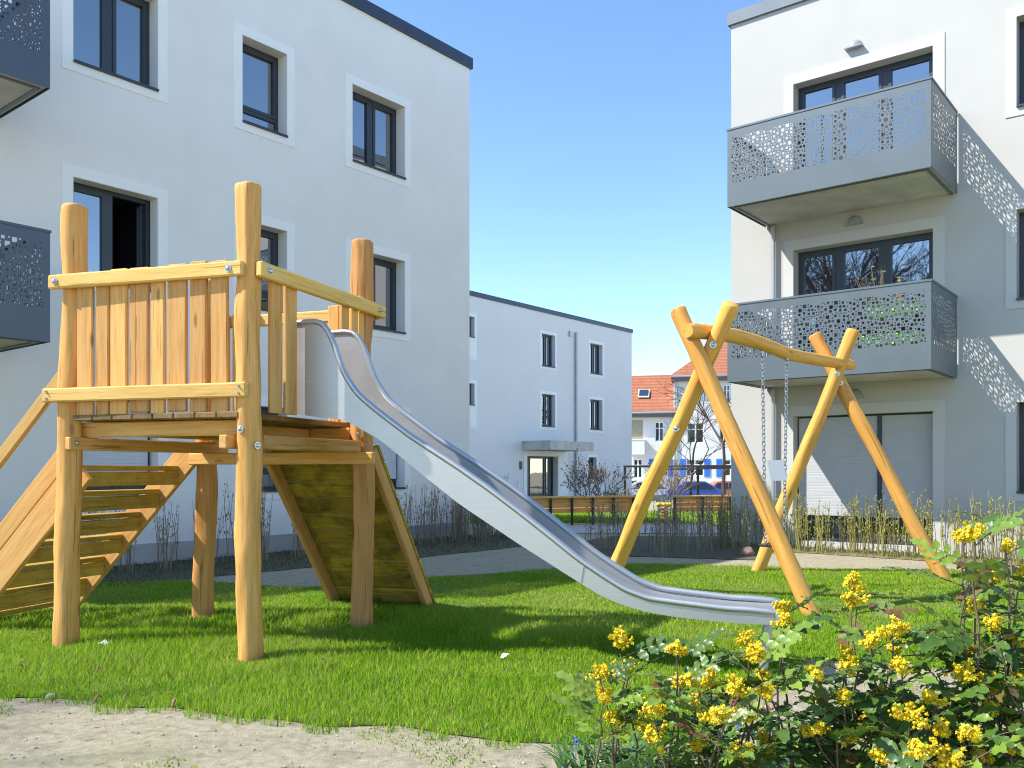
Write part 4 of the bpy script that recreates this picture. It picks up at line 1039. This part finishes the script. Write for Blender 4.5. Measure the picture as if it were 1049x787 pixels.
def car(px,Y,paintm,label,flip=1,L=4.1,lamp='red'):
    c=at(px,Y,0); t=thing('parked_car',label,'car',c)
    X=lambda u:c.x+flip*u
    prof=[(-2.0,.32),(-2.05,.62),(-1.98,.84),(-1.55,.90),(-.95,1.38),(-.6,1.45),(.55,1.45),(1.2,1.15),(1.55,.93),(2.0,.84),(2.05,.6),(2.0,.3)]
    k=L/4.1; mb=MB(); rings=[]
    for y,ins in((-.82,.0),(-.80,.0),(.80,.0),(.82,.0)):
        s=.985 if abs(y)>.81 else 1
        rings.append([Vector((X(u*k*s),c.y+(y if z<.95 else y*.86),z)) for u,z in prof])
    vs=[p for r in rings for p in r]; n=len(prof)
    fs=[(i*n+j,i*n+(j+1)%n,(i+1)*n+(j+1)%n,(i+1)*n+j) for i in range(3) for j in range(n)]+[tuple(range(n)),tuple(3*n+j for j in range(n))]
    mb._add(vs,fs,vs); mb.build('body',paintm,t,auto=35)
    for y in(-1,1):
        for pl in([(-1.3,.97),(-.88,1.33),(-.1,1.36),(-.1,.97)],[(0,.97),(0,1.36),(.52,1.36),(1.12,1.08),(1.2,.97)]):
            mb=MB(); mb.prism([Vector((X(u*k),c.y+y*(.80 if z<1 else .725),z)) for u,z in pl],Vector((0,y*.012,0))); mb.build('side_window',M['glass_far'],t)
        for u in(-1.25,1.3):
            mb=MB(); mb.tube([(X(u*k),c.y+y*.66,.31),(X(u*k),c.y+y*.84,.31)],.31,18); w=mb.build('wheel',M['rubber'],t,auto=40)
            mb=MB(); mb.tube([(X(u*k),c.y+y*.841,.31),(X(u*k),c.y+y*.85,.31)],.19,14); mb.build('rim',M['pipe'],w,auto=40)
        mb=MB(); mb.beam((X(2.03*k),c.y+y*.6-.15,.70),(X(2.03*k),c.y+y*.6+.15,.70),.06,.12,ch=.01); mb.build('headlight',M['white'],t)
        mb=MB(); mb.beam((X(-2.02*k),c.y+y*.66-.1,.74),(X(-2.02*k),c.y+y*.66+.1,.74),.06,.2,ch=.01); mb.build('tail_light',M['red'],t)
    t.location.z=-.838
    return t
car(712,56,M['car_blue'],'blue parked car in front of the blue-shuttered house',1,3.7)
car(744,57,M['car_orange'],'orange parked car right of the blue one',1,3.4)
car(661,57,M['car_white'],'white parked car with a red tail light left of the blue car',-1,3.7)
car(646,58,M['car_dark'],'dark blue parked car beside the corner of the far block',1,3.8)
# ------------------------------------------------------------------ mahonia in the foreground
random.seed(5)
def leaflet(mb,p,d,nrm,L,W_,t):
    d=Vector(d).normalized(); side=d.cross(nrm).normalized(); up=side.cross(d)
    prof=[(0,.10),(.12,.62),(.22,.78),(.30,.98),(.40,.84),(.50,1.02),(.60,.76),(.70,.82),(.80,.48),(.88,.46),(1,.0)]
    vs=[];fs=[]; curl=random.uniform(-.25,.10); fold=random.uniform(.12,.38)
    for u,w in prof:
        c=p+d*(L*u)+up*(curl*L*u*u)
        x=W_*w*.5; wv=.05*L*math.sin(u*14+t*9)
        vs+= [c-side*x+up*(x*fold+wv),c,c+side*x+up*(x*fold-wv)]
    for i in range(len(prof)-1):
        a=i*3; fs+= [(a,a+1,a+4,a+3),(a+1,a+2,a+5,a+4)]
    mb._add(vs,fs,vs,t)
def pinnate(mb,ms,p,d,L,t):
    d=Vector(d).normalized(); up=Vector((0,0,1)); s=d.cross(up)
    if s.length<.1: s=Vector((1,0,0))
    s.normalize(); nrm=s.cross(d).normalized(); roll=random.gauss(0,.35); nrm=(nrm*math.cos(roll)+s*math.sin(roll)).normalized(); s=d.cross(nrm)
    pairs=random.choice((2,3,3)); pts=[]; 
    for k in range(6):
        u=k/5; pts.append(p+d*(L*u)-up*(.16*L*u*u))
    ms.tube(pts,[.0022,.002,.0018,.0016,.0014,.001],4,False,t=.4)
    ll=random.uniform(.050,.080)
    for k in range(pairs):
        u=.38+.5*k/max(1,pairs-1)*.9; q=p+d*(L*u)-up*(.16*L*u*u)
        for sg in(-1,1):
            dd=(s*sg+d*random.uniform(.35,.65)-up*random.uniform(.0,.25)).normalized()
            leaflet(mb,q,dd,nrm,ll*random.uniform(.8,1.1),ll*random.uniform(.44,.55),min(1,max(0,t+random.gauss(0,.06))))
    leaflet(mb,pts[-1],(pts[-1]-pts[-2]),nrm,ll*1.15,ll*.62,t)
def cluster(parent,c,w,h,n):
    mb=MB(); c=Vector(c)
    nr=random.randint(5,8); 
    for r in range(nr):
        a=random.uniform(0,6.28); e=random.uniform(.1,1.25); d=Vector((math.cos(a)*math.cos(e),math.sin(a)*math.cos(e),math.sin(e)))
        for k in range(n//nr):
            u=random.uniform(.25,1); q=c+Vector((d.x*w*u*.52,d.y*w*u*.52,(d.z*u-.25)*h*.60))+Vector((random.gauss(0,.006),random.gauss(0,.006),random.gauss(0,.006)))
            t=random.uniform(0,.88) if random.random()<.95 else random.uniform(.9,1)
            rad=random.uniform(.0042,.0066)
            # open bell: little cup of six petals round a bead
            mb.ico(q,rad,0,.95,t=t)
            ax=(q-c).normalized() if (q-c).length>1e-4 else Vector((0,0,1)); o1=ax.orthogonal().normalized(); o2=ax.cross(o1)
            if random.random()<.75:
                for m in range(5):
                    b=2*math.pi*m/5; e1=(o1*math.cos(b)+o2*math.sin(b)); b2=b+.55; b3=b-.55
                    mb._add([q,q+(o1*math.cos(b2)+o2*math.sin(b2))*rad*1.1+ax*rad*.6,q+e1*rad*1.7+ax*rad*1.0,q+(o1*math.cos(b3)+o2*math.sin(b3))*rad*1.1+ax*rad*.6],[(0,1,2,3)],[q]*4,min(.88,t+.1))
    return mb.build('flower_cluster',M['flower'],parent,recalc=False,smooth=True)
CL=[(635,660,26),(641,686,26),(615,690,18),(618,712,18),(629,737,16),(660,742,16),
    (693,667,17),(717,697,30),(710,722,22),(670,727,24),(673,758,32),(736,737,30),(751,707,26),
    (767,658,20),(776,674,22),(801,624,14),(803,638,15),(780,696,18),(784,710,18),(765,736,18),(792,765,32),(697,700,14),
    (873,600,24),(878,616,22),(915,646,30),(918,662,20),(867,673,22),(877,687,26),(893,658,17),(924,685,20),(931,735,28),(842,714,20),(864,716,14),(867,757,24),(905,716,20),
    (993,692,26),(948,769,28),(973,781,32),(984,730,26),(1013,730,18),(995,753,20),(1011,701,20),(1026,708,18),(1041,655,18),(1013,598,28),(999,548,20),(986,550,16),(1044,590,16),(999,622,14),(1039,742,20),(988,669,16),(1045,700,18),(835,690,13),(1030,560,12),(958,716,20),(1003,776,24),(1034,768,22),(892,742,20),(905,776,24),(835,748,22),(822,778,20),(760,770,22),(715,764,18),(964,748,18),(1020,640,18)]
bases=[(628,3.25),(680,3.12),(728,3.05),(785,3.15),(872,3.1),(925,3.0),(985,2.95),(1030,3.05)]
labels=['sparse yellow-flowering mahonia at the left end of the flower bed','low flowering mahonia with a large yellow cluster near the picture bottom','dense mahonia with several round yellow clusters in front of the slide foot','tall thin mahonia whose yellow sprays reach the end of the slide',
 'flowering mahonia with a high single spray in front of the swing leg','leafy mahonia with pale young leaves and a big cluster at its middle','tall mahonia reaching highest beside the sunlit wall','mahonia at the far right end with reddish buds']
plants=[]
for (bx,Y),lab in zip(bases,labels):
    t=thing('mahonia_shrub',lab,'shrub',at(bx,Y,0)); plants.append(dict(t=t,b=at(bx,Y,0),px=bx,Y=Y,leaf=MB(),stem=MB(),cl=[]))
def stem_to(P,tip,leaves=True,bare_low=.25,ln=1.0):
    b=P['b']+Vector((random.gauss(0,.07),random.gauss(0,.07),-.03)); pts=[]
    for k in range(9):
        u=k/8; q=b+(tip-b)*u; q.x-= (tip.x-b.x)*.35*math.sin(math.pi*u)*.6; q+=Vector((random.gauss(0,.008),random.gauss(0,.008),0)) if 0<k<8 else Vector()
        pts.append(q)
    P['stem'].tube(pts,[.0062-.0036*k/8 for k in range(9)],6,False)
    if not leaves: return
    L=(tip-b).length; n=int(L/.074*ln)
    for i in range(n):
        u=1-(i+.2)/n*(1-bare_low); k=min(7,int(u*8)); q=pts[k]+(pts[k+1]-pts[k])*(u*8-k)
        a=i*2.4+random.gauss(0,.3); e=random.uniform(-.1,.75) if u<.9 else random.uniform(.2,.9)
        pinnate(P['leaf'],P['stem'],q,(math.cos(a)*math.cos(e),math.sin(a)*math.cos(e),math.sin(e)),random.uniform(.11,.19),random.random()**1.2 if random.random()<.96 else random.uniform(.93,1))
for (px,py,s) in CL:
    P=min(plants,key=lambda q:abs(q['px']-px)+ (0 if py>560 or q['px']>960 else 80)); Y=P['Y']+random.uniform(-.16,.16)-(.12 if py>730 else 0)+(.1 if py<640 else 0)-.12
    c=at(px,Y,py=py); w=s*1.22*Y/F_PX
    cluster(P['t'],c,w,w*1.1,int(36+s*3.2))
    sparse=P['px'] in(628,680) or py<650 or (py<700 and px<850)
    stem_to(P,c-Vector((0,0,w*.3)),True,.45 if not sparse else .62,.62 if not sparse else .42)
# leafy shoots without flowers fill the bed
for i in range(22):
    px=random.uniform(655,1055); lo=752 if px<700 else 724 if px<790 else 712
    py=random.uniform(lo,790); 
    if 855<px<905 and py<735: py=745
    P=min(plants,key=lambda q:abs(q['px']-px)); Y=P['Y']+random.uniform(-.25,.3)
    stem_to(P,at(px,Y,py=py),True,.35,.7)
for (px,py) in((1000,650),(1040,630),(1046,672),(960,690),(1030,690),(1040,525),(985,580),(760,700),(735,676)):
    P=min(plants,key=lambda q:abs(q['px']-px)); Y=P['Y']+random.uniform(-.1,.2); stem_to(P,at(px,Y,py=py),True,.6,.55)
for P in plants:
    P['stem'].build('stems',M['stem'],P['t'],recalc=False,smooth=True)
    P['leaf'].build('foliage',M['mahonia'],P['t'],recalc=False,smooth=True)
# strap-leaved ground cover with tiny blue flowers
mb=MB(); fb=MB()
for i in range(330):
    px=random.uniform(572,830) if i<270 else random.uniform(830,1040); Y=random.uniform(3.15,3.85); c=at(px,Y,0)
    for k in range(4):
        a=random.uniform(0,6.28); L=random.uniform(.12,.27); w=random.uniform(.005,.009); d=Vector((math.cos(a),math.sin(a),0)); s=Vector((-d.y,d.x,0)); t=random.random(); vs=[]
        for j in range(6):
            u=j/5; q=c+d*(L*(.15*u+.55*u*u))+Vector((0,0,L*(1.05*u-.45*u*u))); ww=w*(1-.15*u) if j<5 else .0004
            vs+= [q-s*ww+Vector((0,0,.3*ww)),q,q+s*ww+Vector((0,0,.3*ww))]
        mb._add(vs,[f for j in range(5) for f in((j*3,j*3+1,j*3+4,j*3+3),(j*3+1,j*3+2,j*3+5,j*3+4))],vs,t)
    if random.random()<.05:
        h=random.uniform(.12,.25); q=c+Vector((random.gauss(0,.03),random.gauss(0,.03),h)); fb.tube([c,q],.0016,4,False)
        for k in range(5): fb.ico(q+Vector((random.gauss(0,.008),random.gauss(0,.008),random.uniform(-.03,.008))),.006,0)
tag(mb.build('ground_cover',M['strap'],None,recalc=False,smooth=True),'narrow strap-leaved ground cover at the foot of the mahonias','ground cover',None,'stuff')
tag(fb.build('ground_cover_blossoms',M['bluebell'],None,recalc=False),'tiny blue blossoms among the strap leaves','blossoms',None,'stuff')

# ------------------------------------------------------------------ light, sky, camera
EL=R(46.5); az=Vector((math.cos(R(188.5)),math.sin(R(188.5)),0))
S=Vector((az.x*math.cos(EL),az.y*math.cos(EL),math.sin(EL)))
sun=bpy.data.lights.new('sun','SUN'); sun.energy=SUN_E; sun.angle=R(.53); sun.color=(1,.95,.87)
so_=bpy.data.objects.new('sun',sun); COL.objects.link(so_); so_.rotation_euler=(-S).to_track_quat('-Z','Y').to_euler(); so_.location=(-20,-10,30)
w=bpy.data.worlds.new('World'); scene.world=w; w.use_nodes=True; nt=w.node_tree
sky=nt.nodes.new('ShaderNodeTexSky'); sky.sky_type='NISHITA'; sky.sun_disc=False; sky.sun_elevation=EL; sky.sun_rotation=math.atan2(S.x,S.y)
sky.air_density=SKY_AIR; sky.dust_density=SKY_DUST; sky.ozone_density=SKY_OZ
bg=nt.nodes['Background']; bg.inputs['Strength'].default_value=SKY_S; hs=nt.nodes.new('ShaderNodeHueSaturation'); hs.inputs['Saturation'].default_value=SKY_SAT; nt.links.new(sky.outputs[0],hs.inputs['Color']); nt.links.new(hs.outputs[0],bg.inputs[0])
cam=bpy.data.cameras.new('camera'); cam.sensor_width=36; cam.lens=F_PX/1049*36; cam.shift_y=(HZ-393.5)/1049; cam.clip_end=2000; cam.clip_start=.05
co=bpy.data.objects.new('camera',cam); COL.objects.link(co); co.location=(0,0,CAM_H); co.rotation_euler=(R(90),0,0); scene.camera=co
vs=scene.view_settings; vs.view_transform='Standard'; vs.look='None'; vs.gamma=1; vs.use_curve_mapping=False; vs.exposure=EXPO
cy=scene.cycles; cy.use_denoising=DENO; cy.filter_width=1.1; cy.max_bounces=8; cy.diffuse_bounces=5; cy.glossy_bounces=3; cy.transmission_bounces=3; cy.caustics_reflective=False; cy.caustics_refractive=False
